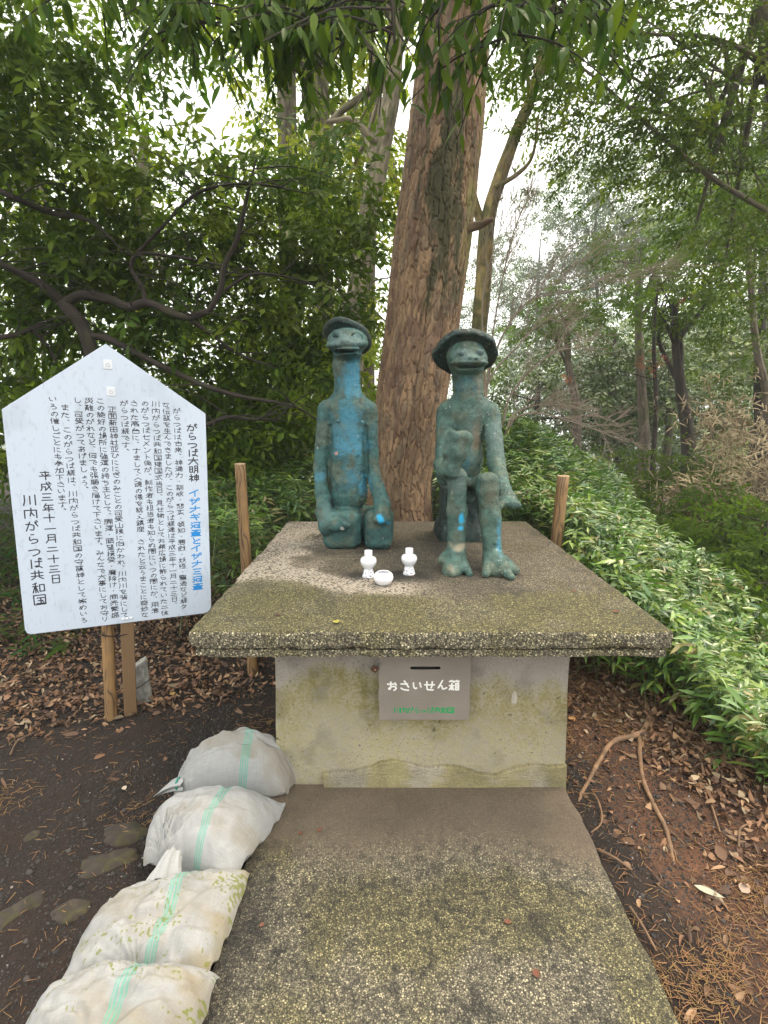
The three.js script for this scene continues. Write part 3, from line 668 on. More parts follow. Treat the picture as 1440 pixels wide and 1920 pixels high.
// ---------- offering box on the pedestal ----------
{
  const z = PED.z + 0.05, a = P(711, 1228, z), b = P(883, 1228, z), c = P(712.5, 1349, z), w = b[0] - a[0], h = a[1] - c[1], o = [(a[0] + b[0]) / 2, (a[1] + c[1]) / 2, PED.z + 0.002];
  const box = thing('offering_box', 'grey metal offering box with coin slot, white and green lettering', 'offering box', o);
  const shape = new THREE.Shape(); const rr = 0.004; shape.moveTo(-w / 2 + rr, -h / 2); shape.lineTo(w / 2 - rr, -h / 2); shape.quadraticCurveTo(w / 2, -h / 2, w / 2, -h / 2 + rr); shape.lineTo(w / 2, h / 2); shape.lineTo(-w / 2, h / 2); shape.lineTo(-w / 2, -h / 2 + rr); shape.quadraticCurveTo(-w / 2, -h / 2, -w / 2 + rr, -h / 2);
  const X = (u) => (u - 797) / (883 - 711) * w, Yv = (v) => (1288.5 - v) / 121 * h, hole = new THREE.Path(), r = 0.0072, x0 = X(769) + r, x1 = X(827) - r, y0 = Yv(1252);
  hole.moveTo(x0, y0 - r); hole.lineTo(x1, y0 - r); hole.absarc(x1, y0, r, -Math.PI / 2, Math.PI / 2); hole.lineTo(x0, y0 + r); hole.absarc(x0, y0, r, Math.PI / 2, Math.PI * 1.5); shape.holes.push(hole);
  const cv = document.createElement('canvas'); cv.width = 1024; cv.height = Math.round(1024 * h / w); const g = cv.getContext('2d'), K = 1024 / w, px = (x) => (x + w / 2) * K, py = (y) => (h / 2 - y) * K;
  g.fillStyle = '#8f877f'; g.fillRect(0, 0, 1024, cv.height);
  { const im = g.getImageData(0, 0, 1024, cv.height), d = im.data; for (let y = 0; y < cv.height; y++) for (let x = 0; x < 1024; x++) { const m = (noise2(x / 2, y / 3, 321) - 0.5) * 7 + (noise2(x / 90, y / 3, 322) - 0.5) * 5 - (fbm2(x / 200, y / 200, 3, 323) - 0.5) * 12, i = (y * 1024 + x) * 4; d[i] += m; d[i + 1] += m; d[i + 2] += m; } g.putImageData(im, 0, 0); }
  g.strokeStyle = '#fbfbf8'; writeLine(g, 'おさいせん箱', px(X(736)), py(Yv(1284.5)), px(X(853)), py(Yv(1283.5)), 108, 112, 19);
  g.strokeStyle = '#12a05a'; writeLine(g, '川内がらっぱ共和国', px(X(744.5)), py(Yv(1330.5)), px(X(848)), py(Yv(1330.5)), 66, 66, 10);
  const map = new THREE.CanvasTexture(cv); map.colorSpace = THREE.SRGBColorSpace;
  const fr = new THREE.ExtrudeGeometry(shape, { depth: 0.003, bevelEnabled: true, bevelSize: 0.0008, bevelThickness: 0.0008, bevelSegments: 2, curveSegments: 10 }), uv = fr.attributes.uv, q = fr.attributes.position; fr.translate(0, 0, 0.046);
  for (let i = 0; i < uv.count; i++) uv.setXY(i, (q.getX(i) + w / 2) / w, (q.getY(i) + h / 2) / h);
  const steel = std({ map, roughness: 0.38, metalness: 0.25 });
  mesh('front_panel', fr, steel, box);
  const plain = std({ color: lin(0.26, 0.235, 0.205), roughness: 0.4, metalness: 0.3 }), wall = (ww, hh, dd, x, y, zz) => { const k = new THREE.BoxGeometry(ww, hh, dd); k.translate(x, y, zz); return k; };
  mesh('case', mergeGeometries([wall(0.003, h - 0.004, 0.046, -w / 2 + 0.004, 0, 0.0225), wall(0.003, h - 0.004, 0.046, w / 2 - 0.004, 0, 0.0225), wall(w - 0.012, 0.003, 0.046, 0, -h / 2 + 0.004, 0.0225), wall(w - 0.012, 0.003, 0.046, 0, h / 2 - 0.004, 0.0225), wall(w - 0.02, h - 0.02, 0.003, 0, 0, 0.004)]), std({ color: lin(0.05, 0.047, 0.043), roughness: 0.6 }), box);
  mesh('flange', wall(0.012, h * 0.98, 0.004, w / 2 + 0.003, 0.004, 0.004), plain, box);
  for (const y of [0.3, -0.2]) { const k = new THREE.CylinderGeometry(0.0035, 0.0035, 0.05, 10); k.translate(-w / 2 - 0.001, h * y * 0.6, 0.047); mesh('hinge', k, plain, box); }
  // hasp ring and the rusty padlock
  const lp = P(702.5, 1254, z + 0.004), lock = thing('padlock', 'small rusty brown padlock hanging at the left edge of the grey box', 'padlock', lp), brass = std({ color: lin(0.12, 0.06, 0.035), roughness: 0.55, metalness: 0.5 });
  const body = new RoundedBoxGeometry(0.025, 0.024, 0.012, 3, 0.003); body.rotateZ(-0.62); mesh('body', body, brass, lock);
  mesh('shackle', tube([[0.002, 0.012, 0], [0.007, 0.026, 0.001], [0.016, 0.032, 0.001], [0.021, 0.024, 0], [0.018, 0.008, 0]], [0.0028], 8, 24), std({ color: lin(0.3, 0.29, 0.27), roughness: 0.4, metalness: 0.8 }), lock);
  const kh = new THREE.SphereGeometry(0.0028, 10, 8); kh.translate(0.002, -0.001, 0.0065); mesh('key_plug', kh, std({ color: lin(0.6, 0.55, 0.45), roughness: 0.4, metalness: 0.6 }), lock);
}

// ---------- porcelain on the slab ----------
{
  const white = new THREE.MeshPhysicalMaterial({ color: lin(0.78, 0.79, 0.82), roughness: 0.32, clearcoat: 0.8, clearcoatRoughness: 0.08 });
  const dull = std({ map: colorTex(128, 128, (u, v, o) => { const s = sstep(0.7, 0.78, noise2(u * 22, v * 14, 331)); o[0] = 224 - 90 * s; o[1] = 225 - 88 * s; o[2] = 229 - 82 * s; }, true), roughness: 0.6 });
  const bottle = (u, v, label) => {
    const t = thing('water_bottle', label, 'porcelain bottle', onLevel(u, v, SLAB.top), 'white porcelain bottles before the statues'), L = (pts, mat, name) => mesh(name, new THREE.LatheGeometry(new THREE.SplineCurve(pts.map(([r, y]) => new THREE.Vector2(r, y))).getPoints(40), 40), mat, t);
    L([[0.0295, 0], [0.0285, 0.004], [0.025, 0.018], [0.0215, 0.032], [0.0195, 0.0375]], dull, 'foot');
    L([[0.0195, 0.0375], [0.024, 0.044], [0.032, 0.056], [0.0378, 0.070], [0.0372, 0.083], [0.031, 0.0925], [0.0215, 0.0965], [0.0172, 0.0985], [0.017, 0.103]], white, 'body');
    mesh('lid', new THREE.LatheGeometry([[0, 0.1015], [0.0183, 0.1015], [0.0192, 0.1035], [0.0192, 0.105], [0.0186, 0.123], [0.0175, 0.1262], [0, 0.128]].map((k) => new THREE.Vector2(...k)), 36), white, t);
  };
  bottle(691, 1080.5, 'left white porcelain bottle with lid, behind the small bowl'); bottle(767, 1075.5, 'right white porcelain bottle with lid, standing apart from the bowl');
  const t = thing('water_bowl', 'small round white porcelain bowl open at the top', 'bowl', onLevel(719, 1096, SLAB.top));
  mesh('body', new THREE.LatheGeometry(new THREE.SplineCurve([[0.0001, 0.002], [0.02, 0.001], [0.032, 0.008], [0.0425, 0.024], [0.0445, 0.036], [0.04, 0.05], [0.031, 0.058], [0.0275, 0.0595], [0.0262, 0.0575], [0.031, 0.052], [0.0385, 0.040], [0.036, 0.022], [0.02, 0.008], [0.0001, 0.007]].map((k) => new THREE.Vector2(...k))).getPoints(70), 48), white, t);
}

// ---------- round fence posts left and right behind the table ----------
for (const [u0, v0, u1, v1, z, r, label] of [[450, 870, 463, 1075, -3.05, 0.031, 'thin peeled log post between the sign and the left statue'], [1056, 893, 1040, 1050, -3.35, 0.037, 'pale peeled log post among bamboo grass right of the table']]) {
  const top = P(u0, v0, z), low = P(u1, v1, z), d = (top[1] - low[1]), k = (top[1] + 0.25) / d, base = [lerp(top[0], low[0], k), -0.25, z], t = thing('fence_post', label, 'wooden post', base, 'peeled log posts');
  mesh('shaft', tube([[0, 0, 0], rel(top, base)], [r * 1.08, r], 16, 20, 0.05), logMat, t);
  const cutg = new THREE.CylinderGeometry(r * 0.97, r * 1.0, 0.006, 18); cutg.translate(...rel(top, base)); mesh('sawn_end', cutg, std({ color: lin(0.42, 0.29, 0.17), roughness: 0.8 }), t);
}

// ---------- sandbags ----------
function bagTexture(seed, stripe, moss) {
  const map = colorTex(900, 700, (u, v, o) => {
    const n = fbm2(u * 5, v * 5, 4, seed) + (moss ? 0.8 * sstep(0.4, 0.7, fbm2(u * 8 + 4, v * 3, 4, seed + 8)) : 0), wv = 0.955 + 0.06 * Math.sin(u * 1100) * Math.sin(v * 900) + 0.05 * (noise2(u * 330, v * 24, seed + 1) - 0.5) + 0.05 * (noise2(u * 24, v * 300, seed + 2) - 0.5);
    const dirt = sstep(0.45, 0.75, fbm2(u * 3 + 2, v * 3, 4, seed + 3)); let r = (172 - 16 * n) * wv, g = (172 - 15 * n) * wv, b = (170 - 15 * n) * wv;
    r = lerp(r, 138 * wv, dirt * 0.6); g = lerp(g, 128 * wv, dirt * 0.6); b = lerp(b, 110 * wv, dirt * 0.6);
    const su = u - stripe - 0.012 * Math.sin(v * 5), line = (c, w) => sstep(w, w * 0.55, Math.abs(su - c)), k = Math.max(line(-0.03, 0.006), line(-0.012, 0.009), line(0.012, 0.009), line(0.03, 0.006)) * (0.75 + 0.35 * noise2(u * 300, v * 90, seed + 4));
    r = lerp(r, 84, k * 0.62); g = lerp(g, 164, k * 0.62); b = lerp(b, 140, k * 0.62);
    if (moss) { const a = sstep(0.735, 0.80, noise2(u * 64, v * 52, seed + 5) * 0.5 + noise2(u * 30, v * 22, seed + 15) * 0.14 + fbm2(u * 4, v * 4, 3, seed + 6) * 0.42 + sstep(0.86, 1, u) * 0.12) * moss * (0.6 + 0.4 * noise2(u * 300, v * 300, seed + 16)), br = sstep(0.5, 0.7, fbm2(u * 4 + 9, v * 4, 4, seed + 7)) * sstep(0.55, 0.95, u) * moss; r = lerp(r, 136, br * 0.4); g = lerp(g, 120, br * 0.4); b = lerp(b, 82, br * 0.42); r = lerp(r, 104, a * 0.85); g = lerp(g, 112, a * 0.85); b = lerp(b, 38, a * 0.85); }
    o[0] = r; o[1] = g; o[2] = b;
  });
  return map;
}
const weaveBump = greyTex(512, 512, (u, v) => 0.5 + 0.5 * Math.sin(u * 512 * 0.9) * Math.sin(v * 512 * 0.9), true); weaveBump.repeat.set(2, 2);
// q: ground corners near-left, near-right, far-right, far-left; lift: their heights; H: fullness
function sandbag(label, q, lift, H, tex, seed, gather) {
  const c = [0, 1, 2].map((k) => (q[0][k] + q[1][k] + q[2][k] + q[3][k]) / 4); c[1] = 0; const t = thing('sandbag', label, 'sandbag', c, 'white sandbags in a row');
  const nu = 110, nv = 84, pos = [], uv = [], idx = [], seal = (e) => Math.pow(Math.max(0, 1 - Math.pow(Math.abs(e), 2.4)), 0.62);
  for (const side of [1, -1]) for (let j = 0; j <= nv; j++) for (let i = 0; i <= nu; i++) {
    const u = i / nu, v = j / nv, a = u * 2 - 1, b = v * 2 - 1, bow = 0.055, uu = 0.5 + a * 0.5 * (1 + bow * (1 - b * b) - 0.0), vv = 0.5 + b * 0.5 * (1 + bow * (1 - a * a));
    const B = (k) => lerp(lerp(q[0][k], q[1][k], uu), lerp(q[3][k], q[2][k], uu), vv), base = lerp(lerp(lift[0], lift[1], u), lerp(lift[3], lift[2], u), v);
    let h = seal(a) * seal(b), wr = 0; const e = Math.max(Math.abs(a), Math.abs(b));
    const [gx, gy, gs] = gather ?? [9, 9, 0], dx = a - gx, dy = b - gy, ang = Math.atan2(dy, dx), dist = Math.hypot(dx, dy);
    wr += (fbm2(u * 5 + seed, v * 5, 3, seed) - 0.5) * 0.045 + (1 - Math.abs(noise2(u * 7 + 0.8 * v * 6, v * 2.2, seed + 9) * 2 - 1)) * 0.014 - sstep(0.72, 0.98, 1 - Math.abs(noise2(u * 5.5 - v * 3.2, v * 1.6 + u * 2, seed + 19) * 2 - 1)) * 0.012 + sstep(0.5, 1, e) * (noise2(a * 9, b * 9, seed + 3) - 0.5) * 0.03;
    wr += (1 - Math.abs(2 * noise2(u * 3.1 - v * 8, u * 3 + v, seed + 31) - 1) ** 0.7) * -0.02;
    if (gs) wr += gs * Math.exp(-dist * 2.2) * (Math.abs(noise2(ang * 11, dist * 1.5, seed + 5) * 2 - 1) - 0.45) * 0.085;
    const rim = sstep(0.93, 1, e), flap = rim * ((noise2(a * 5 + 20, b * 5, seed + 11) - 0.5) * 0.03);
    const y = side > 0 ? base + 0.012 + h * (H + wr) + flap : base + 0.012 + flap - h * 0.05;
    pos.push(B(0) - c[0], y, B(2) - c[2]); uv.push(u, v);
  }
  const n0 = (nu + 1) * (nv + 1); for (let s = 0; s < 2; s++) for (let j = 0; j < nv; j++) for (let i = 0; i < nu; i++) { const a = s * n0 + j * (nu + 1) + i, b = a + nu + 1; s ? idx.push(a, b, a + 1, a + 1, b, b + 1) : idx.push(a, a + 1, b, b, a + 1, b + 1); }
  const g = new THREE.BufferGeometry(); g.setAttribute('position', new THREE.Float32BufferAttribute(pos, 3)); g.setAttribute('uv', new THREE.Float32BufferAttribute(uv, 2)); g.setIndex(idx); g.computeVertexNormals();
  mesh('sack', g, std({ map: tex, bumpMap: weaveBump, bumpScale: 0.0008, roughness: 0.75, side: THREE.DoubleSide }), t); return [t, c];
}
// the gathered mouth of a bag: a ruffled fan from the knot
function bagMouth(t, c, from, to, r0, r1, tex, cord, seed) {
  const A = new V3(...rel(from, c)), Bv = new V3(...rel(to, c)), d = Bv.clone().sub(A), n = 36, m = 12, pos = [], uv = [], idx = [], T = d.clone().normalize(), U = new V3(0, 1, 0).cross(T).normalize(), N = T.clone().cross(U);
  for (let i = 0; i <= m; i++) for (let j = 0; j <= n; j++) { const s = i / m, a = j / n * 6.283, r = lerp(r0, r1, Math.pow(s, 1.4)) * (1 + (0.12 + 0.35 * s) * (noise2(Math.cos(a) * 3 + seed, Math.sin(a) * 3 + s * 0.6, seed) - 0.5) * 2 + 0.16 * Math.cos(a * 7 + seed)), p = A.clone().addScaledVector(d, s).addScaledVector(U, Math.cos(a) * r).addScaledVector(N, Math.sin(a) * r * (1 - 0.8 * s)); p.y -= 0.03 * s * s; pos.push(p.x, p.y, p.z); uv.push(0.1 + 0.2 * j / n, 0.1 + 0.2 * s); }
  for (let i = 0; i < m; i++) for (let j = 0; j < n; j++) { const a = i * (n + 1) + j, b = a + n + 1; idx.push(a, a + 1, b, b, a + 1, b + 1); }
  const g = new THREE.BufferGeometry(); g.setAttribute('position', new THREE.Float32BufferAttribute(pos, 3)); g.setAttribute('uv', new THREE.Float32BufferAttribute(uv, 2)); g.setIndex(idx); g.computeVertexNormals(); mesh('gathered_mouth', g, std({ map: tex, roughness: 0.75, side: THREE.DoubleSide }), t);
  if (cord) { const k = new THREE.TorusGeometry(r0 * 0.9, 0.0055, 8, 24); k.applyQuaternion(new THREE.Quaternion().setFromUnitVectors(new V3(0, 0, 1), T)); k.translate(A.x + d.x * 0.25, A.y + d.y * 0.25, A.z + d.z * 0.25); mesh('tie_cord', k, std({ color: cord, roughness: 0.5 }), t); }
}
{
  const L = (u, v, y = 0.03) => onLevel(u, v, y), t1 = bagTexture(401, 0.62, 0), t2 = bagTexture(421, 0.62, 0.0), t3 = bagTexture(441, 0.6, 0.9), t4 = bagTexture(461, 0.58, 1.0);
  const [b1, c1] = sandbag('farthest white sandbag against the pedestal, tied with green cord', [L(322, 1500), L(535, 1482), L(562, 1436), L(352, 1446)], [0, 0, 0, 0], 0.235, t1, 3, [-0.95, -0.6, 1.2]);
  bagMouth(b1, c1, L(350, 1470, 0.08), L(306, 1468, 0.05), 0.026, 0.045, t1, lin(0.01, 0.2, 0.14), 3);
  const [b2, c2] = sandbag('clean white sandbag, second from the pedestal, its knotted mouth hanging over the next bag', [L(268, 1618), L(436, 1640), L(536, 1502), L(296, 1516)], [0.02, 0.01, 0.0, 0.0], 0.17, t2, 17, [-0.55, -1, 1.1]);
  bagMouth(b2, c2, L(326, 1604, 0.11), L(304, 1640, 0.115), 0.026, 0.058, t2, null, 8);
  sandbag('mossy white sandbag, third from the pedestal, speckled with olive spots', [L(110, 1840), L(385, 1830), L(468, 1622), L(205, 1680)], [0.0, 0.0, 0.0, 0.0], 0.125, t3, 29, [0.1, -1, 0.3]);
  sandbag('nearest white sandbag at the lower left corner, dirtiest with brown and moss stains', [L(-20, 2080), L(290, 2070), L(412, 1812, 0.07), L(98, 1838, 0.06)], [0.0, 0.0, 0.035, 0.035], 0.14, t4, 37, [0, 1, 0.3]);
}

// ---------- flat mossy stones beside the bags ----------
{
  const m = std({ map: colorTex(256, 256, (u, v, o) => { const n = fbm2(u * 9, v * 9, 5, 351), ms = sstep(0.5, 0.62, fbm2(u * 9 + 3, v * 9, 4, 352)), k = 0.6 + 0.6 * n; o[0] = lerp(58, 62, ms) * k; o[1] = lerp(50, 57, ms) * k; o[2] = lerp(42, 34, ms) * k; }, true), roughness: 0.9 });
  [[203, 1606, 0.10, 0.04, 0.06, 0.5, 'mossy flat stone beside the third sandbag'], [132, 1700, 0.065, 0.035, 0.045, 0.2, 'olive mossy stone left of the third sandbag, nearer the camera'], [22, 1708, 0.11, 0.03, 0.04, 0.9, 'long flat grey stone at the left picture edge'], [228, 1556, 0.10, 0.04, 0.06, 0.1, 'half buried grey stone left of the second sandbag'], [60, 1560, 0.03, 0.02, 0.025, 1.2, 'small dark stone alone on the soil far left of the bags']].forEach(([u, v, a, b, c, turn, label], k) => {
    const g = new THREE.IcosahedronGeometry(1, 4), p = g.attributes.position; for (let i = 0; i < p.count; i++) { const x = p.getX(i), y = p.getY(i), z = p.getZ(i), n = 0.55 + 0.6 * fbm3(x * 1.6 + k * 9, y * 1.6, z * 1.6, 2) + 0.3 * fbm3(x * 5 + k, y * 5, z * 5, 3) + 0.12 * noise3(x * 16, y * 16, z * 16); p.setXYZ(i, x * n * a, Math.min(y * n, 0.6 + 0.2 * n) * b, z * n * c); }
    g.rotateY(turn); const u2 = g.attributes.uv; for (let i = 0; i < p.count; i++) u2.setXY(i, p.getX(i) * 4, p.getZ(i) * 4); const h = mergeVertices(g.deleteAttribute('normal')); h.computeVertexNormals();
    const at = onLevel(u, v, -0.02); at[1] = groundY(at[0], at[2]) - b * 0.62; const o = mesh('stone', h, m); o.position.set(...at); tag(o, label, 'stone', 'flat stones beside the sandbags');
  });
}

// ---------- the root that forks over the soil on the right ----------
{
  const G = (u, v, up = 0.008) => { const p = onLevel(u, v, -0.04); p[1] = groundY(p[0], p[2]) + up; return p; }, base = G(1204, 1290), t = thing('tree_root', 'bare brown tree root forking over the soil right of the path', 'root', base);
  const m = std({ map: colorTex(128, 512, (u, v, o) => { const n = fbm2(u * 8, v * 26, 4, 361), k = 0.65 + 0.6 * n; o[0] = 124 * k; o[1] = 98 * k; o[2] = 74 * k; }, true), roughness: 0.85 }), R = (pts, r) => tube(pts.map((k) => rel(k, base)), r.map((q) => q * 0.86), 12, pts.length * 14, 0.32);
  mesh('root', R([G(1198, 1284, -0.01), G(1207, 1310, 0.012), G(1216, 1350, 0.016), G(1200, 1376, 0.014), G(1150, 1394, 0.012), G(1128, 1420, 0.008), G(1106, 1460, 0.008), G(1088, 1492, 0.0), G(1084, 1510, -0.015)], [0.013, 0.016, 0.017, 0.015, 0.013, 0.012, 0.01, 0.008, 0.005]), m, t);
  mesh('root_fork', R([G(1199, 1378, 0.01), G(1200, 1420, 0.008), G(1207, 1465, 0.009), G(1225, 1510, 0.008), G(1247, 1550, 0.008), G(1258, 1590, 0.006), G(1268, 1632, -0.008)], [0.011, 0.011, 0.01, 0.0095, 0.009, 0.008, 0.004]), m, t);
  mesh('rootlet', R([G(1088, 1488, 0.004), G(1112, 1494, 0.016), G(1126, 1520, 0.014), G(1126, 1548, 0.012), G(1108, 1562, 0.0)], [0.004, 0.004, 0.0035, 0.003]), m, t); mesh('rootlet', R([G(1248, 1552, 0.006), G(1262, 1562, 0.008), G(1284, 1580, 0.002)], [0.004, 0.003, 0.002]), m, t);
  // loose sticks in the dead leaves
  const RR = rng(77); [[1285, 1390, 1340, 1440], [1330, 1480, 1350, 1560], [1160, 1310, 1195, 1340], [1390, 1440, 1330, 1400], [1240, 1250, 1290, 1300], [1385, 1590, 1425, 1545], [1120, 1600, 1185, 1640], [20, 1420, 60, 1380], [360, 1220, 420, 1232], [120, 1250, 40, 1265], [1180, 1710, 1230, 1790]].forEach(([a, b, c, d], i) => {
    const p = G(a, b, 0.012), q = G(c, d, 0.012), mid = [(p[0] + q[0]) / 2 + (RR() - 0.5) * 0.05, (p[1] + q[1]) / 2 + 0.01, (p[2] + q[2]) / 2 + (RR() - 0.5) * 0.05], o = mesh('dead_twig', tube([[0, 0, 0], rel(mid, p), rel(q, p)], [0.004 + 0.002 * RR(), 0.003], 7, 10, 0.2), m); o.position.set(...p);
    tag(o, ['dead twig lying slantwise on leaves below the bamboo grass', 'dead twig pointing to the camera near the right picture edge', 'short twig beside the upper end of the root', 'twig among leaves at the right picture edge', 'twig beside the table corner under the bamboo grass', 'pale twig on the needles at the right picture edge', 'thin twig along the right edge of the path', 'twig on the soil left of the sandbags near the leaf bed', 'thin twig on the leaves right of the grey stake', 'twig on the leaves left of the sign posts', 'twig close by the path, near the camera'][i], 'twig', 'dead twigs on the ground');
  });
}
// ---------- single dead leaves that stand out ----------
{
  const G = (u, v) => { const p = onLevel(u, v, -0.04); p[1] = groundY(p[0], p[2]) + 0.012; return p; }, T = (u, v) => onLevel(u, v, SLAB.top + 0.005), Q = (u, v) => onLevel(u, v, 0.006);
  const brown = [0.12, 0.055, 0.028], red = [0.13, 0.045, 0.022], pale = [0.33, 0.34, 0.25], yel = [0.3, 0.27, 0.04];
  [[G(1300, 1665), 0.9, 0.085, 0.024, pale, 'long pale green grey leaf on the soil right of the path'], [G(1390, 1678), 2.2, 0.04, 0.034, [0.3, 0.22, 0.16], 'round pale tan leaf right of the long pale leaf'], [Q(945, 1726), 1.2, 0.022, 0.015, red, 'tiny reddish leaf in the middle of the path'], [Q(1001, 1816), 0.2, 0.026, 0.02, red, 'tiny dark red leaf on the path nearest the camera'], [Q(486, 1736), 2, 0.016, 0.012, red, 'tiny orange leaf scrap on the path beside the third sandbag'], [Q(594, 1558), 2, 0.02, 0.014, red, 'tiny brown leaf on the silt below the pedestal'], [Q(560, 1560), 1, 0.018, 0.014, red, 'tiny orange leaf left of another on the silt of the path'],
    [T(1147, 1145), 0.9, 0.03, 0.016, red, 'small red brown leaf on the right part of the slab'], [T(1072, 1108), 1.6, 0.022, 0.012, red, 'small leaf behind another on the right part of the slab'], [T(514, 1152), 1.4, 0.03, 0.012, [0.07, 0.03, 0.02], 'small dark brown leaf on the mossy left part of the slab'], [T(628, 1163), 0.4, 0.032, 0.026, yel, 'yellow green scrap of leaf near the front of the slab'], [T(514, 1095), 1.4, 0.02, 0.01, [0.07, 0.03, 0.02], 'tiny dark leaf where the pale band of the slab begins'], [T(664, 1052), 2.4, 0.026, 0.012, [0.03, 0.015, 0.01], 'small black brown leaf before the kneeling statue'], [T(770, 1079), 0.6, 0.024, 0.014, red, 'orange leaf scrap at the foot of the right bottle'],
    [G(1068, 1342), 0.2, 0.05, 0.035, [0.36, 0.19, 0.06], 'yellow brown curled leaf by the lower right edge of the pedestal'], [G(1275, 1375), 0.6, 0.055, 0.04, [0.36, 0.27, 0.18], 'pale tan leaf near the fork of the root'], [G(1338, 1372), 1.6, 0.06, 0.045, [0.33, 0.24, 0.16], 'large tan leaf among brown leaves under the bamboo grass'], [G(318, 1300), 1.1, 0.055, 0.028, [0.3, 0.19, 0.05], 'yellowish leaf on dark soil right of the grey stake'], [G(232, 1480), 0.7, 0.03, 0.02, [0.45, 0.36, 0.27], 'pale small leaf on dark soil left of the bags'], [P(628, 853, -3.028), 2.4, 0.026, 0.02, [0.3, 0.2, 0.16], 'small pinkish dead leaf stuck on the belly of the kneeling statue']].forEach(([p, turn, l, w, c, label]) => {
    const o = mesh('fallen_leaf', leafShape(l, w, 0.25, -0.12, 5), std({ color: lin(...c), roughness: 0.7, side: THREE.DoubleSide })); o.position.set(...p); o.rotation.set(label.includes('belly') ? 1.4 : 0.06, turn, 0.1); tag(o, label, 'leaf', 'single fallen leaves');
  });
}

// ---------- cement statues: a distance field joined smoothly and meshed with surface nets ----------
const cone = (a, b, ra, rb) => { const dx = b[0] - a[0], dy = b[1] - a[1], dz = b[2] - a[2], L = dx * dx + dy * dy + dz * dz; return (x, y, z) => { const px = x - a[0], py = y - a[1], pz = z - a[2], t = clamp((px * dx + py * dy + pz * dz) / L); return Math.hypot(px - dx * t, py - dy * t, pz - dz * t) - (ra + (rb - ra) * t); }; };
function turned(c, rot, f) { // f in the frame turned by Euler rot about c
  const m = new THREE.Matrix4().makeRotationFromEuler(new THREE.Euler(...(rot ?? [0, 0, 0]))).elements;
  return (x, y, z) => { const px = x - c[0], py = y - c[1], pz = z - c[2]; return f(m[0] * px + m[1] * py + m[2] * pz, m[4] * px + m[5] * py + m[6] * pz, m[8] * px + m[9] * py + m[10] * pz); };
}
const ball = (c, r, rot) => turned(c, rot, (x, y, z) => { const a = Math.hypot(x / r[0], y / r[1], z / r[2]), b = Math.hypot(x / (r[0] * r[0]), y / (r[1] * r[1]), z / (r[2] * r[2])); return b < 1e-9 ? -Math.min(...r) : a * (a - 1) / b; });
const hoop = (c, R, r, rot) => turned(c, rot, (x, y, z) => Math.hypot(Math.hypot(x, y * 1.25) - R, z * 0.5) - r);
const block = (c, h, r, rot) => turned(c, rot, (x, y, z) => { const a = Math.abs(x) - h[0] + r, b = Math.abs(y) - h[1] + r, d = Math.abs(z) - h[2] + r; return Math.hypot(Math.max(a, 0), Math.max(b, 0), Math.max(d, 0)) + Math.min(Math.max(a, b, d), 0) - r; });
// parts: [k, f] joins with softness k; [-k, f] carves
function field(parts, rough) {
  return (x, y, z) => {
    let d = 9;
    for (const [k, f] of parts) { const e = f(x, y, z); if (k >= 0) { if (k === 0) d = Math.min(d, e); else { const h = Math.max(k - Math.abs(d - e), 0) / k; d = Math.min(d, e) - h * h * k * 0.25; } } else { const q = -k, s = -e, h = Math.max(q - Math.abs(d - s), 0) / q; d = Math.max(d, s) + h * h * q * 0.25; } }
    if (d < 0.05 && d > -0.05) d += (fbm3(x * 16, y * 16, z * 16, 2) - 0.5) * rough * 2 + (noise3(x * 60, y * 60, z * 60) - 0.5) * rough * 0.9 + (Math.abs(noise3(x * 24 + 9, y * 11, z * 24) * 2 - 1) - 0.4) * rough * 1.1 + sstep(0.66, 0.8, noise3(x * 34, y * 34 + 7, z * 34)) * rough * 1.1;
    return d;
  };
}
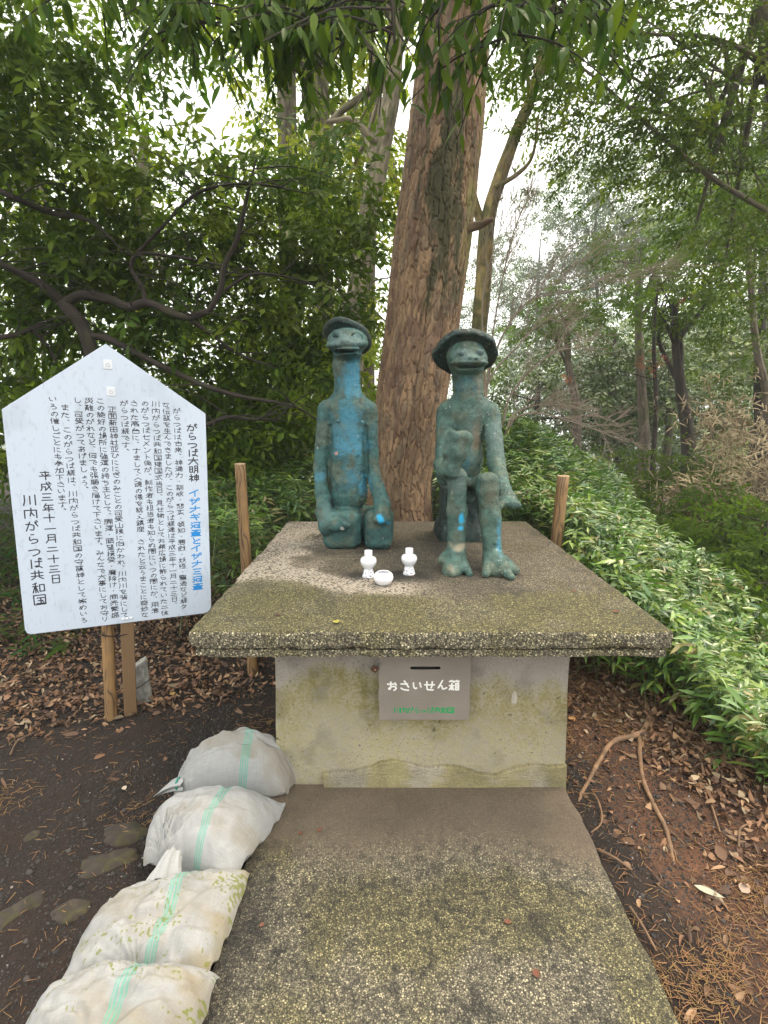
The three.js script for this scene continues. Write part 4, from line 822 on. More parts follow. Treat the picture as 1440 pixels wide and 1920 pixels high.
function surfaceNet(f, lo, hi, cell) {
  const n = [0, 1, 2].map((k) => Math.ceil((hi[k] - lo[k]) / cell) + 1), [nx, ny, nz] = n, F = new Float32Array(nx * ny * nz), B = 4, at = (i, j, k) => (k * ny + j) * nx + i, reach = B * cell * 1.9;
  for (let k = 0; k < nz; k += B) for (let j = 0; j < ny; j += B) for (let i = 0; i < nx; i += B) {
    const c = f(lo[0] + (i + B / 2) * cell, lo[1] + (j + B / 2) * cell, lo[2] + (k + B / 2) * cell), skip = Math.abs(c) > reach;
    for (let z = k; z < Math.min(nz, k + B); z++) for (let y = j; y < Math.min(ny, j + B); y++) for (let x = i; x < Math.min(nx, i + B); x++) F[at(x, y, z)] = skip ? c : f(lo[0] + x * cell, lo[1] + y * cell, lo[2] + z * cell);
  }
  const id = new Int32Array(nx * ny * nz).fill(-1), pos = [], idx = [], v = new Float32Array(8);
  for (let k = 0; k < nz - 1; k++) for (let j = 0; j < ny - 1; j++) for (let i = 0; i < nx - 1; i++) {
    let m = 0; for (let c = 0; c < 8; c++) { v[c] = F[at(i + (c & 1), j + ((c >> 1) & 1), k + (c >> 2))]; if (v[c] < 0) m |= 1 << c; }
    if (m === 0 || m === 255) continue;
    let sx = 0, sy = 0, sz = 0, q = 0;
    for (let a = 0; a < 8; a++) for (let b = 1; b < 8; b <<= 1) { const e = a | b; if (e === a || (v[a] < 0) === (v[e] < 0)) continue; const t = v[a] / (v[a] - v[e]); sx += (a & 1) + (b === 1 ? t : 0); sy += ((a >> 1) & 1) + (b === 2 ? t : 0); sz += (a >> 2) + (b === 4 ? t : 0); q++; }
    id[at(i, j, k)] = pos.length / 3; pos.push(lo[0] + (i + sx / q) * cell, lo[1] + (j + sy / q) * cell, lo[2] + (k + sz / q) * cell);
  }
  for (let k = 1; k < nz - 1; k++) for (let j = 1; j < ny - 1; j++) for (let i = 1; i < nx - 1; i++) {
    const s = F[at(i, j, k)] < 0, quad = (a, b, c, d, flip) => { flip ? idx.push(a, b, c, a, c, d) : idx.push(a, c, b, a, d, c); };
    if (s !== F[at(i + 1, j, k)] < 0) quad(id[at(i, j - 1, k - 1)], id[at(i, j, k - 1)], id[at(i, j, k)], id[at(i, j - 1, k)], s);
    if (s !== F[at(i, j + 1, k)] < 0) quad(id[at(i - 1, j, k - 1)], id[at(i - 1, j, k)], id[at(i, j, k)], id[at(i, j, k - 1)], s);
    if (s !== F[at(i, j, k + 1)] < 0) quad(id[at(i - 1, j - 1, k)], id[at(i, j - 1, k)], id[at(i, j, k)], id[at(i - 1, j, k)], s);
  }
  const g = new THREE.BufferGeometry(); g.setAttribute('position', new THREE.Float32BufferAttribute(pos, 3)); g.setIndex(idx); g.computeVertexNormals(); return g;
}
// old sea-green paint over cement: darker and browner in patches, turquoise where the newer paint shows, white where it flaked off
function paintStatue(g, base, patches, dark, tint = [1, 1, 1]) {
  const p = g.attributes.position, c = [], uv = [];
  for (let i = 0; i < p.count; i++) {
    const x = p.getX(i), y = p.getY(i), z = p.getZ(i), n = fbm3(x * 7, y * 7, z * 7, 4), m = fbm3(x * 22 + 5, y * 14, z * 22, 3), f = noise3(x * 150, y * 150, z * 150), q = fbm3(x * 45, y * 45, z * 45, 2);
    let r = lerp(0.012, 0.056, n) * tint[0], gg = lerp(0.046, 0.112, n) * tint[1], b = lerp(0.046, 0.096, n) * tint[2]; const olive = sstep(0.46, 0.66, m); r = lerp(r, 0.088, olive * 0.6); gg = lerp(gg, 0.105, olive * 0.6); b = lerp(b, 0.068, olive * 0.6);
    const k = (0.3 + 0.95 * q + 0.25 * (f - 0.5)) * dark; r *= k; gg *= k; b *= k;
    for (const [cx, cy, cz, rx, ry, col, amt, sharp] of patches) { const d = Math.hypot((x - cx) / rx, (y - cy) / ry, (z - cz) / Math.max(rx, 0.09)), a = sstep(1.15, sharp, d + (m - 0.5) * 1.2 + (f - 0.5) * 0.3 + (noise3(x * 70 + y * 30, y * 60 - x * 40, z * 40) - 0.5) * 0.5) * amt; r = lerp(r, col[0], a); gg = lerp(gg, col[1], a); b = lerp(b, col[2], a); }
    const fl = sstep(0.85, 0.9, f) * sstep(0.56, 0.66, fbm3(x * 9 + 3, y * 9, z * 9, 3) + 0.1 * sstep(SLAB.top + 0.12, SLAB.top, y)) * 0.7; r = lerp(r, 0.42, fl); gg = lerp(gg, 0.44, fl); b = lerp(b, 0.42, fl);
    c.push(r, gg, b); uv.push((x + z * 0.6) / 0.3, (y + z * 0.25) / 0.3);
    p.setXYZ(i, x - base[0], y - base[1], z - base[2]);
  }
  g.setAttribute('color', new THREE.Float32BufferAttribute(c, 3)); g.setAttribute('uv', new THREE.Float32BufferAttribute(uv, 2)); return g;
}
const statueBump = greyTex(512, 512, (u, v) => 0.55 * fbm2(u * 40, v * 40, 4, 501) + 0.3 * noise2(u * 170, v * 170, 502) + 0.15 * noise2(u * 60, v * 9, 503), true);
const statueMat = std({ vertexColors: true, bumpMap: statueBump, bumpScale: 0.007, roughness: 0.6 });
const BLUE = [0.045, 0.225, 0.33], BRIGHT = [0.02, 0.36, 0.62], RUST = [0.17, 0.1, 0.05], PATINA = [0.11, 0.17, 0.16], BARE = [0.33, 0.29, 0.2], INK = [0.008, 0.04, 0.055];
const top = SLAB.top - 0.004, on = (u, v) => onLevel(u, v, top);

// the kneeling one on the left
{
  const Z = -3.14, base = [P(665, 990, Z)[0], SLAB.top, -3.08], t = thing('statue', 'kneeling long-necked frog-faced statue in blue green paint, left one on the slab', 'statue', base);
  const L = (u, v, z) => P(u, v, z), thighTop = L(640, 950, -3.1)[1], kneeTop = L(640, 957, -3.0)[1];
  const lx = (602 + 676) / 2, lc = L(lx, 1000, -2.96)[0], lw = (676 - 602) / 2 * 0.00297, rc = L(711, 1000, -2.96)[0], rw = (738 - 684) / 2 * 0.00297, hh = (kneeTop - top) / 2;
  const body = [
    [0, cone(L(652, 925, Z), L(652, 850, Z), 0.116, 0.104)], [0.03, cone(L(652, 850, Z), L(654, 772, Z), 0.104, 0.102)], [0.07, cone(L(624, 766, Z), L(684, 768, Z), 0.056, 0.056)],
    [0.05, cone(L(652, 740, Z), L(650, 690, Z), 0.078, 0.073)], [0.03, cone(L(650, 690, Z), L(651, 655, Z + 0.02), 0.073, 0.078)],
    // head: broad flat skull, wide upper jaw, hollow mouth, lower jaw
    [0.03, ball(L(652, 640, Z + 0.02), [0.114, 0.072, 0.112])], [0.025, ball(L(651, 646, Z + 0.078), [0.116, 0.034, 0.105], [0.1, 0, 0.05])], [0.02, ball(L(652, 634, Z + 0.085), [0.085, 0.042, 0.085], [0.4, 0, 0])], [0.02, ball(L(653, 666, Z + 0.07), [0.078, 0.027, 0.08], [-0.05, 0, 0.04])],
    [-0.008, ball(L(653, 658.5, Z + 0.15), [0.092, 0.0095, 0.085], [0.0, 0, 0.03])],
    [0.006, ball(L(653, 654.2, Z + 0.158), [0.07, 0.007, 0.03])], [0.006, ball(L(654, 663.8, Z + 0.142), [0.056, 0.006, 0.028])],
    [0.008, ball(L(632, 626, Z + 0.128), [0.027, 0.021, 0.026])], [-0.003, hoop(L(632, 626, Z + 0.14), 0.027, 0.0045, [-0.3, -0.35, 0])], [0.008, ball(L(669, 633, Z + 0.108), [0.03, 0.018, 0.026])], [-0.003, hoop(L(669, 633, Z + 0.125), 0.029, 0.0045, [-0.3, 0.4, 0])],
    [0.012, ball(L(648, 641, Z + 0.165), [0.026, 0.013, 0.02])], [-0.004, ball(L(641, 643, Z + 0.188), [0.006, 0.005, 0.012])], [-0.004, ball(L(653, 642, Z + 0.188), [0.006, 0.005, 0.012])],
    [0.01, ball(L(668, 663, Z + 0.14), [0.016, 0.012, 0.015])],
    [0.015, ball(L(632, 790, Z + 0.1), [0.012, 0.010, 0.012])], [0.015, ball(L(679, 792, Z + 0.098), [0.013, 0.011, 0.014])],
    // thighs as blocks, resting on the slab
    [0.03, block([lc, top + hh, -3.05], [lw, hh, 0.125], 0.055, [0, 0.10, 0])], [0.02, block([rc, top + hh, -3.04], [rw, hh, 0.125], 0.05, [0, -0.05, 0])],
    [0.05, block([L(662, 980, -3.2)[0], top + hh * 0.9, -3.24], [0.19, hh * 0.9, 0.12], 0.06)],
    [-0.03, cone([L(681, 975, -2.9)[0], top - 0.02, -2.89], [L(679, 960, -2.9)[0], top + hh * 1.8, -2.95], 0.02, 0.012)],
    // arms hanging, hands laid on the thighs
    [0.025, cone(L(611, 768, Z), L(600, 880, Z + 0.02), 0.048, 0.040)], [0.012, cone(L(600, 880, Z + 0.02), L(608, 960, Z + 0.12), 0.040, 0.046)], [0.02, cone(L(608, 962, Z + 0.12), L(612, 990, Z + 0.2), 0.046, 0.042)], [0.02, cone(L(612, 984, Z + 0.2), L(642, 985, Z + 0.25), 0.042, 0.032)], [0.008, ball(L(648, 982, Z + 0.26), [0.036, 0.016, 0.03], [0, 0, -0.5])], [-0.006, cone(L(655, 997, Z + 0.28), L(620, 999, Z + 0.27), 0.008, 0.006)],
    [0.025, cone(L(692, 770, Z), L(697, 878, Z + 0.02), 0.049, 0.042)], [0.012, cone(L(697, 878, Z + 0.02), L(717, 945, Z + 0.12), 0.042, 0.044)], [0.02, cone(L(717, 945, Z + 0.12), L(716, 966, Z + 0.23), 0.046, 0.046)], [0.012, ball(L(716, 974, Z + 0.245), [0.05, 0.032, 0.04])],
    // clefts between the arms and the body
    [-0.014, cone(L(620, 800, Z + 0.045), L(617, 935, Z + 0.05), 0.009, 0.015)], [-0.014, cone(L(685, 800, Z + 0.045), L(689, 925, Z + 0.05), 0.009, 0.015)],
  ];
  const lo = [base[0] - 0.36, top - 0.002, -3.42], hi = [base[0] + 0.36, 2.12, -2.8];
  const B = (u, v, z) => L(u, v, z);
  const g = surfaceNet(field(body, 0.0025), lo, hi, 0.0055);
  paintStatue(g, base, [[...B(660, 710, Z + 0.07), 0.085, 0.13, BLUE, 0.9, 0.2], [...B(656, 805, Z + 0.09), 0.12, 0.2, BLUE, 0.7, 0.1], [...B(665, 835, Z + 0.1), 0.1, 0.08, BLUE, 0.6, 0.1], [...B(684, 915, Z + 0.08), 0.04, 0.08, BLUE, 0.85, 0.3], [...B(660, 895, Z + 0.1), 0.08, 0.08, BLUE, 0.5, 0.1], [...B(712, 972, Z + 0.28), 0.022, 0.03, BRIGHT, 1, 0.6], [...B(728, 981, Z + 0.25), 0.012, 0.014, BRIGHT, 0.9, 0.6], [...B(601, 893, Z + 0.06), 0.045, 0.03, BLUE, 0.5, 0.2], [...B(645, 640, Z + 0.15), 0.11, 0.05, PATINA, 0.75, 0.3], [...B(612, 970, Z + 0.16), 0.05, 0.09, PATINA, 0.35, 0.3], [...B(630, 800, Z + 0.05), 0.3, 0.04, PATINA, 0.18, 0.1], [...B(641, 993, Z + 0.3), 0.01, 0.01, [0.5, 0.52, 0.5], 0.8, 0.5]], 1.3, [0.85, 1.15, 1.2]);
  mesh('body', g, statueMat, t);
  // cap: a thick disc on the back of the head, its front edge raised
  const hc = L(652, 629, Z - 0.05), tilt = [-0.60, 0, -0.27];
  const disc = turned(hc, tilt, (x, y, z) => { const r = Math.hypot(x, z) * (1 + 0.05 * (noise3(x * 9, 4, z * 9) - 0.5)), dome = 0.018 + 0.026 * sstep(0.15, 0.0, r), q = r - 0.122, w = Math.abs(y - 0.012 * (r / 0.14) ** 2 * -1) - dome + 0.02; return Math.hypot(Math.max(q, 0), Math.max(w, 0)) + Math.min(Math.max(q, w), 0) - 0.021; });
  const gh = surfaceNet(field([[0, disc]], 0.004), [hc[0] - 0.2, hc[1] - 0.2, hc[2] - 0.2], [hc[0] + 0.2, hc[1] + 0.2, hc[2] + 0.2], 0.005);
  paintStatue(gh, base, [], 0.65); mesh('hat', gh, statueMat, t);
}
// the sitting one on the right
{
  const Z = -3.2, base = [P(880, 990, Z)[0], SLAB.top, -3.0], t = thing('statue', 'seated frog-faced statue in wide brimmed hat raising one hand, right one on the slab', 'statue', base), L = (u, v, z) => P(u, v, z);
  const body = [
    [0, cone(L(877, 915, Z + 0.03), L(876, 860, Z + 0.01), 0.056, 0.084)], [0.05, cone(L(876, 860, Z + 0.01), L(876, 785, Z), 0.082, 0.098)], [0.03, cone(L(880, 918, Z + 0.05), L(881, 935, Z + 0.06), 0.045, 0.03)], [0.07, cone(L(840, 772, Z), L(914, 772, Z), 0.066, 0.066)],
    [0.05, cone(L(878, 745, Z), L(877, 715, Z), 0.088, 0.082)], [0.03, cone(L(877, 715, Z), L(874, 685, Z + 0.02), 0.082, 0.088)],
    [0.03, ball(L(874, 668, Z + 0.03), [0.112, 0.095, 0.11])], [0.03, ball(L(878, 672, Z + 0.085), [0.105, 0.05, 0.1], [0.15, 0.08, 0])], [0.015, ball(L(880, 681, Z + 0.1), [0.107, 0.022, 0.1], [0, 0.1, 0])], [0.025, ball(L(878, 693, Z + 0.065), [0.084, 0.028, 0.08])],
    [-0.007, ball(L(882, 687.8, Z + 0.18), [0.097, 0.0065, 0.075], [0.02, 0.1, -0.02])],
    [0.006, ball(L(866, 662, Z + 0.152), [0.031, 0.023, 0.018])], [-0.003, ball(L(867, 654.5, Z + 0.17), [0.036, 0.004, 0.026], [0, 0, 0.12])], [0.002, ball(L(865.5, 662.5, Z + 0.17), [0.016, 0.015, 0.013])], [-0.003, hoop(L(865.5, 662.5, Z + 0.175), 0.0205, 0.0045, [0, -0.2, 0])], [-0.003, hoop(L(899, 660.5, Z + 0.17), 0.0205, 0.0045, [0, 0.35, 0])],
    [0.006, ball(L(898, 660, Z + 0.147), [0.031, 0.023, 0.018])], [-0.003, ball(L(897, 652.5, Z + 0.165), [0.036, 0.004, 0.026], [0, 0, -0.12])], [0.002, ball(L(899, 660.5, Z + 0.163), [0.015, 0.014, 0.013])],
    [0.014, ball(L(886, 673, Z + 0.175), [0.042, 0.018, 0.025])], [-0.004, ball(L(881, 673.5, Z + 0.198), [0.009, 0.007, 0.014])], [-0.004, ball(L(893, 674.5, Z + 0.196), [0.009, 0.007, 0.014])],
    // legs: thighs forward, shins upright, three-toed webbed feet
    [0.02, cone(L(864, 908, Z + 0.06), L(857, 899, -2.6), 0.05, 0.05)], [0.015, cone(L(857, 893, -2.58), L(857, 960, -2.57), 0.045, 0.047)], [0.02, cone(L(857, 960, -2.57), L(856, 1040, -2.55), 0.047, 0.044)],
    [0.02, cone(L(896, 914, Z + 0.06), L(911, 912, -2.58), 0.048, 0.052)], [0.015, block(L(913, 908, -2.56), [0.052, 0.055, 0.05], 0.035, [0, 0, 0.1])], [0.02, cone(L(914, 920, -2.56), L(920, 970, -2.55), 0.05, 0.049)], [0.02, cone(L(920, 970, -2.55), L(924, 1045, -2.53), 0.049, 0.047)],
    [0.02, cone([...on(857, 1062)].map((k, i) => (i === 1 ? top + 0.07 : i === 2 ? k - 0.05 : k)), L(829, 1050, -2.5), 0.045, 0.024)], [0.015, cone(L(857, 1045, -2.52), [...on(849, 1083)].map((k, i) => (i === 1 ? top + 0.014 : k)), 0.042, 0.017)], [0.012, cone(L(859, 1045, -2.52), [...on(880, 1081)].map((k, i) => (i === 1 ? top + 0.014 : k)), 0.04, 0.016)], [0.02, ball(L(848, 1068, -2.47), [0.05, 0.03, 0.05], [0.5, 0, 0.25])],
    [0.02, cone(L(924, 1050, -2.5), [...on(911, 1084)].map((k, i) => (i === 1 ? top + 0.018 : k)), 0.05, 0.019)], [0.015, cone(L(926, 1048, -2.5), [...on(958, 1089)].map((k, i) => (i === 1 ? top + 0.018 : k)), 0.048, 0.018)], [0.012, cone(L(930, 1048, -2.5), L(966, 1069, -2.47), 0.045, 0.024)], [0.025, ball(L(936, 1066, -2.47), [0.075, 0.042, 0.055], [0.4, 0, 0])], [-0.015, ball([...on(930, 1094)], [0.028, 0.028, 0.06])], [-0.012, ball([...on(866, 1090)], [0.014, 0.03, 0.05])],
    // raised right hand: forearm up from the knee, flat mitten with two knuckle bumps
    [0.02, cone(L(836, 782, Z), L(831, 872, -3.0), 0.055, 0.048)], [0.03, cone(L(831, 872, -3.0), L(836, 893, -2.72), 0.048, 0.047)], [0.02, cone(L(834, 884, -2.72), L(840, 882, -2.56), 0.046, 0.04)], [0.006, block(L(848, 866, -2.50), [0.046, 0.075, 0.032], 0.024, [0.0, 0.25, -0.27])], [0.03, block(L(858, 835, -2.49), [0.059, 0.062, 0.026], 0.022, [0.0, 0.25, -0.27])], [0.02, ball(L(847, 819, -2.49), [0.032, 0.024, 0.024], [0, 0, 0.5])], [0.02, ball(L(870, 821, -2.49), [0.036, 0.034, 0.025])], [-0.008, cone(L(855, 800, -2.46), L(855, 810, -2.49), 0.007, 0.004)],
    // left arm hangs, hand beyond the knee
    [0.03, cone(L(921, 785, Z), L(931, 870, -3.05), 0.058, 0.05)], [0.015, cone(L(931, 870, -3.05), L(942, 915, -2.8), 0.049, 0.042)], [0.02, cone(L(941, 915, -2.8), L(951, 935, -2.7), 0.042, 0.046)], [0.015, ball(L(955, 941, -2.66), [0.062, 0.026, 0.05], [0.25, 0, -0.3])], [0.012, cone(L(955, 942, -2.64), L(974, 948, -2.62), 0.022, 0.013)], [0.012, cone(L(945, 940, -2.64), L(937, 950, -2.6), 0.024, 0.016)],
    [-0.014, cone(L(906, 800, Z + 0.05), L(907, 870, Z + 0.05), 0.010, 0.016)],
  ];
  const g = surfaceNet(field(body, 0.0025), [base[0] - 0.36, top - 0.002, -3.4], [base[0] + 0.42, 2.05, -2.28], 0.0055), B = L;
  paintStatue(g, base, [[...B(865.5, 662.5, Z + 0.17), 0.017, 0.016, INK, 0.9, 0.75], [...B(899, 660.5, Z + 0.165), 0.017, 0.016, INK, 0.9, 0.75], [...B(894, 820, Z + 0.1), 0.04, 0.13, RUST, 0.75, 0.2], [...B(888, 800, Z + 0.1), 0.09, 0.12, PATINA, 0.3, 0.2], [...B(875, 725, Z + 0.06), 0.1, 0.06, BLUE, 0.3, 0.1], [...B(898, 720, Z + 0.06), 0.02, 0.09, [0.2, 0.16, 0.1], 0.5, 0.2], [...B(866, 973, -2.51), 0.014, 0.026, BRIGHT, 1, 0.6], [...B(864, 991, -2.51), 0.014, 0.013, BRIGHT, 0.9, 0.5], [...B(936, 1010, -2.5), 0.016, 0.1, BLUE, 0.8, 0.2], [...B(862, 1025, -2.51), 0.05, 0.022, BARE, 0.9, 0.4], [...B(845, 1068, -2.42), 0.03, 0.02, BARE, 0.5, 0.2], [...B(930, 840, Z + 0.1), 0.07, 0.26, PATINA, 0.5, 0.2], [...B(880, 668, Z + 0.16), 0.09, 0.06, PATINA, 0.55, 0.3], [...B(858, 900, -2.53), 0.06, 0.07, PATINA, 0.5, 0.2], [...B(920, 925, -2.52), 0.05, 0.09, [0.13, 0.13, 0.08], 0.6, 0.2], [...B(875, 870, Z + 0.1), 0.07, 0.1, BLUE, 0.25, 0.1]], 1.3, [1.35, 1.25, 1.12]);
  mesh('body', g, statueMat, t);
  const x0 = L(821, 1005, -3.26)[0], x1 = L(906, 1005, -3.26)[0], sh = L(860, 912, -3.2)[1] - top, sx = (x0 + x1) / 2, sw = (x1 - x0) / 2;
  const seat = surfaceNet(field([[0, block([sx, top + sh / 2, -3.3], [sw * 0.86, sh / 2, 0.14], 0.03)], [0.08, block([sx, top + 0.02, -3.3], [sw, 0.05, 0.17], 0.03)], [-0.02, cone([sx + 0.015, top, -3.1], [sx + 0.015, top + sh, -3.14], 0.02, 0.03)]], 0.006), [sx - 0.26, top - 0.002, -3.55], [sx + 0.26, top + sh + 0.08, -3.02], 0.007);
  paintStatue(seat, base, [], 0.55); mesh('seat', seat, statueMat, t);
  const hc = L(873, 660, Z - 0.03), disc = turned(hc, [-0.60, 0, -0.03], (x, y, z) => { const a = Math.atan2(z, x), rr = Math.hypot(x, z) / (1 + 0.10 * (noise3(Math.cos(a) * 2.2 + 4, Math.sin(a) * 2.2, 2) - 0.5) + 0.05 * (noise3(Math.cos(a) * 6, Math.sin(a) * 6, 7) - 0.5)), droop = -0.022 * (rr / 0.19) ** 2, dome = 0.01 + 0.03 * sstep(0.16, 0.03, rr), q = rr - 0.172, w = Math.abs(y - droop - 0.01) - dome; return Math.hypot(Math.max(q, 0), Math.max(w, 0)) + Math.min(Math.max(q, w), 0) - 0.012; });
  const gh = surfaceNet(field([[0, disc]], 0.0045), [hc[0] - 0.26, hc[1] - 0.22, hc[2] - 0.26], [hc[0] + 0.26, hc[1] + 0.22, hc[2] + 0.26], 0.005);
  paintStatue(gh, base, [[...B(880, 622, Z), 0.16, 0.03, [0.14, 0.16, 0.11], 0.6, 0.2]], 0.6); mesh('hat', gh, statueMat, t);
}

// ---------- trees ----------
const leafMat = new THREE.MeshPhysicalMaterial({ color: 0xffffff, roughness: 0.7, side: THREE.DoubleSide, transmission: 0.6, specularIntensity: 0.15, clearcoat: 0.22, clearcoatRoughness: 0.16 });
const softLeafMat = new THREE.MeshPhysicalMaterial({ color: 0xffffff, roughness: 0.85, side: THREE.DoubleSide, transmission: 0.62, specularIntensity: 0.12, clearcoat: 0.06, clearcoatRoughness: 0.35 });
const glossLeafMat = new THREE.MeshPhysicalMaterial({ color: 0xffffff, roughness: 0.6, side: THREE.DoubleSide, transmission: 0.45, clearcoat: 0.5, clearcoatRoughness: 0.18 });
const dryLeafMat = std({ color: 0xffffff, roughness: 0.85, side: THREE.DoubleSide });
const barkTex = (seed, r, g, b, moss) => colorTex(256, 512, (u, v, o) => { const n = fbm2(u * 9, v * 5, 4, seed), c = noise2(u * 34, v * 16, seed + 1), m = sstep(0.5, 0.66, fbm2(u * 4, v * 6, 4, seed + 2)) * moss, k = 0.55 + 0.6 * n + 0.3 * (c - 0.5); o[0] = lerp(r * k, 74 * k, m); o[1] = lerp(g * k, 82 * k, m); o[2] = lerp(b * k, 40 * k, m); }, true);
const barkBump = greyTex(256, 512, (u, v) => 0.6 * noise2(u * 30, v * 14, 601) + 0.4 * fbm2(u * 16, v * 10, 4, 602), true);
const darkBark = std({ map: barkTex(611, 58, 48, 41, 0.25), bumpMap: barkBump, bumpScale: 0.01, roughness: 0.9 }), paleBark = std({ map: barkTex(621, 150, 138, 116, 0.3), bumpMap: barkBump, bumpScale: 0.006, roughness: 0.9 }), greyBark = std({ map: barkTex(631, 118, 106, 92, 0.4), bumpMap: barkBump, bumpScale: 0.008, roughness: 0.9 });
for (const m of [darkBark, paleBark, greyBark]) m.map.repeat.set(1.5, 0.8);
// a twig along +z carrying leaves that alternate and droop a little
function twig(seed, n, len, leafLen, leafWid, droop, seg, stem = true) {
  const R = rng(seed), parts = [], leaves = [], m = new THREE.Matrix4(), e = new THREE.Euler(); if (stem) { const s = new THREE.CylinderGeometry(0.0012, 0.003, len, 3, 1, true); s.rotateX(Math.PI / 2); s.translate(0, 0, len / 2); s.deleteAttribute('uv'); parts.push(s); }
  for (let i = 0; i < n; i++) {
    const t = 0.12 + 0.88 * (i + 0.5) / n, l = leafShape(leafLen * (0.75 + 0.5 * R()), leafWid * (0.8 + 0.4 * R()), 0.22, droop * (0.6 + 0.8 * R()), seg); l.deleteAttribute('uv');
    const side = i % 2 ? 1 : -1, last = i === n - 1, own = l.clone(); m.makeRotationFromEuler(e.set(0.15 + (R() - 0.4) * 0.9, last ? 0 : side * (0.75 + 0.5 * R()), side * (R() - 0.5) * 1.6, 'YXZ')); m.setPosition(0, 0, len * t); l.applyMatrix4(m); parts.push(l); leaves.push([own, m.clone()]);
  }
  const g = mergeGeometries(parts); g.leaves = leaves; return g;
}
const upV = new V3(0, 1, 0), fwd = new V3(0, 0, 1), qa = new THREE.Quaternion(), dirV = new V3();
const aim = (dx, dy, dz, roll) => { dirV.set(dx, dy, dz).normalize(); const q = new THREE.Quaternion().setFromUnitVectors(fwd, dirV); return q.multiply(qa.setFromAxisAngle(fwd, roll)).clone(); };
const pixelOf = (p) => { const dx = p[0], dy = p[1] - EYE, dz = p[2], w = -dz * CC - dy * SC; return [720 + FOC * dx / w, 960 - FOC * (dy * CC - dz * SC) / w, w]; };
function gauss(R) { return Math.sqrt(-2 * Math.log(R() + 1e-9)) * Math.cos(6.283 * R()); }
// leaves in clumps through ellipsoids; blobs: [centre, radii, clumps]; returns the list and the clump centres (for limbs)
function foliage(R, blobs, perClump, spread, size, tones, open) {
  const list = [], centres = [];
  for (const [c, r, n] of blobs) for (let k = 0; k < n; k++) {
    let x, y, z, d; do { x = R() * 2 - 1; y = R() * 2 - 1; z = R() * 2 - 1; d = Math.hypot(x, y, z); } while (d > 1 || R() > 0.25 + d);
    const C = [c[0] + x * r[0], c[1] + y * r[1], c[2] + z * r[2]]; if (open && open(C)) continue; centres.push(C);
    const tone = tones[Math.floor(R() * tones.length)], kk = 0.75 + 0.5 * R(), out = [x / r[0], y / r[1] * 0.4, z / r[2]], ol = Math.hypot(...out) || 1, flat = 0.4 + 0.3 * R();
    for (let i = 0; i < perClump; i++) {
      const p = [C[0] + gauss(R) * spread, C[1] + gauss(R) * spread * flat, C[2] + gauss(R) * spread]; if (open && open(p)) continue;
      const j = kk * (0.8 + 0.4 * R());
      list.push({ p, q: aim(out[0] / ol * 0.8 + gauss(R) * 0.7, gauss(R) * 0.35 - 0.25, out[2] / ol * 0.8 + gauss(R) * 0.7, gauss(R) * 0.6), s: size * (0.75 + 0.5 * R()), c: [tone[0] * j, tone[1] * j, tone[2] * j] });
    }
  }
  return [list, centres];
}
const DARK = [[0.085, 0.145, 0.008], [0.11, 0.17, 0.009], [0.065, 0.125, 0.009]], MID = [[0.15, 0.23, 0.01], [0.19, 0.26, 0.012], [0.115, 0.195, 0.011]], LIGHT = [[0.26, 0.33, 0.02], [0.31, 0.36, 0.025], [0.2, 0.29, 0.02]], PLAIN = [[0.09, 0.15, 0.009], [0.115, 0.195, 0.011], [0.07, 0.13, 0.008]];
const midTwig = twig(701, 9, 0.3, 0.085, 0.034, 0.2, 2), farTwig = twig(702, 11, 0.42, 0.12, 0.052, 0.2, 2, false), fineTwig = twig(703, 12, 0.34, 0.06, 0.026, 0.15, 2);
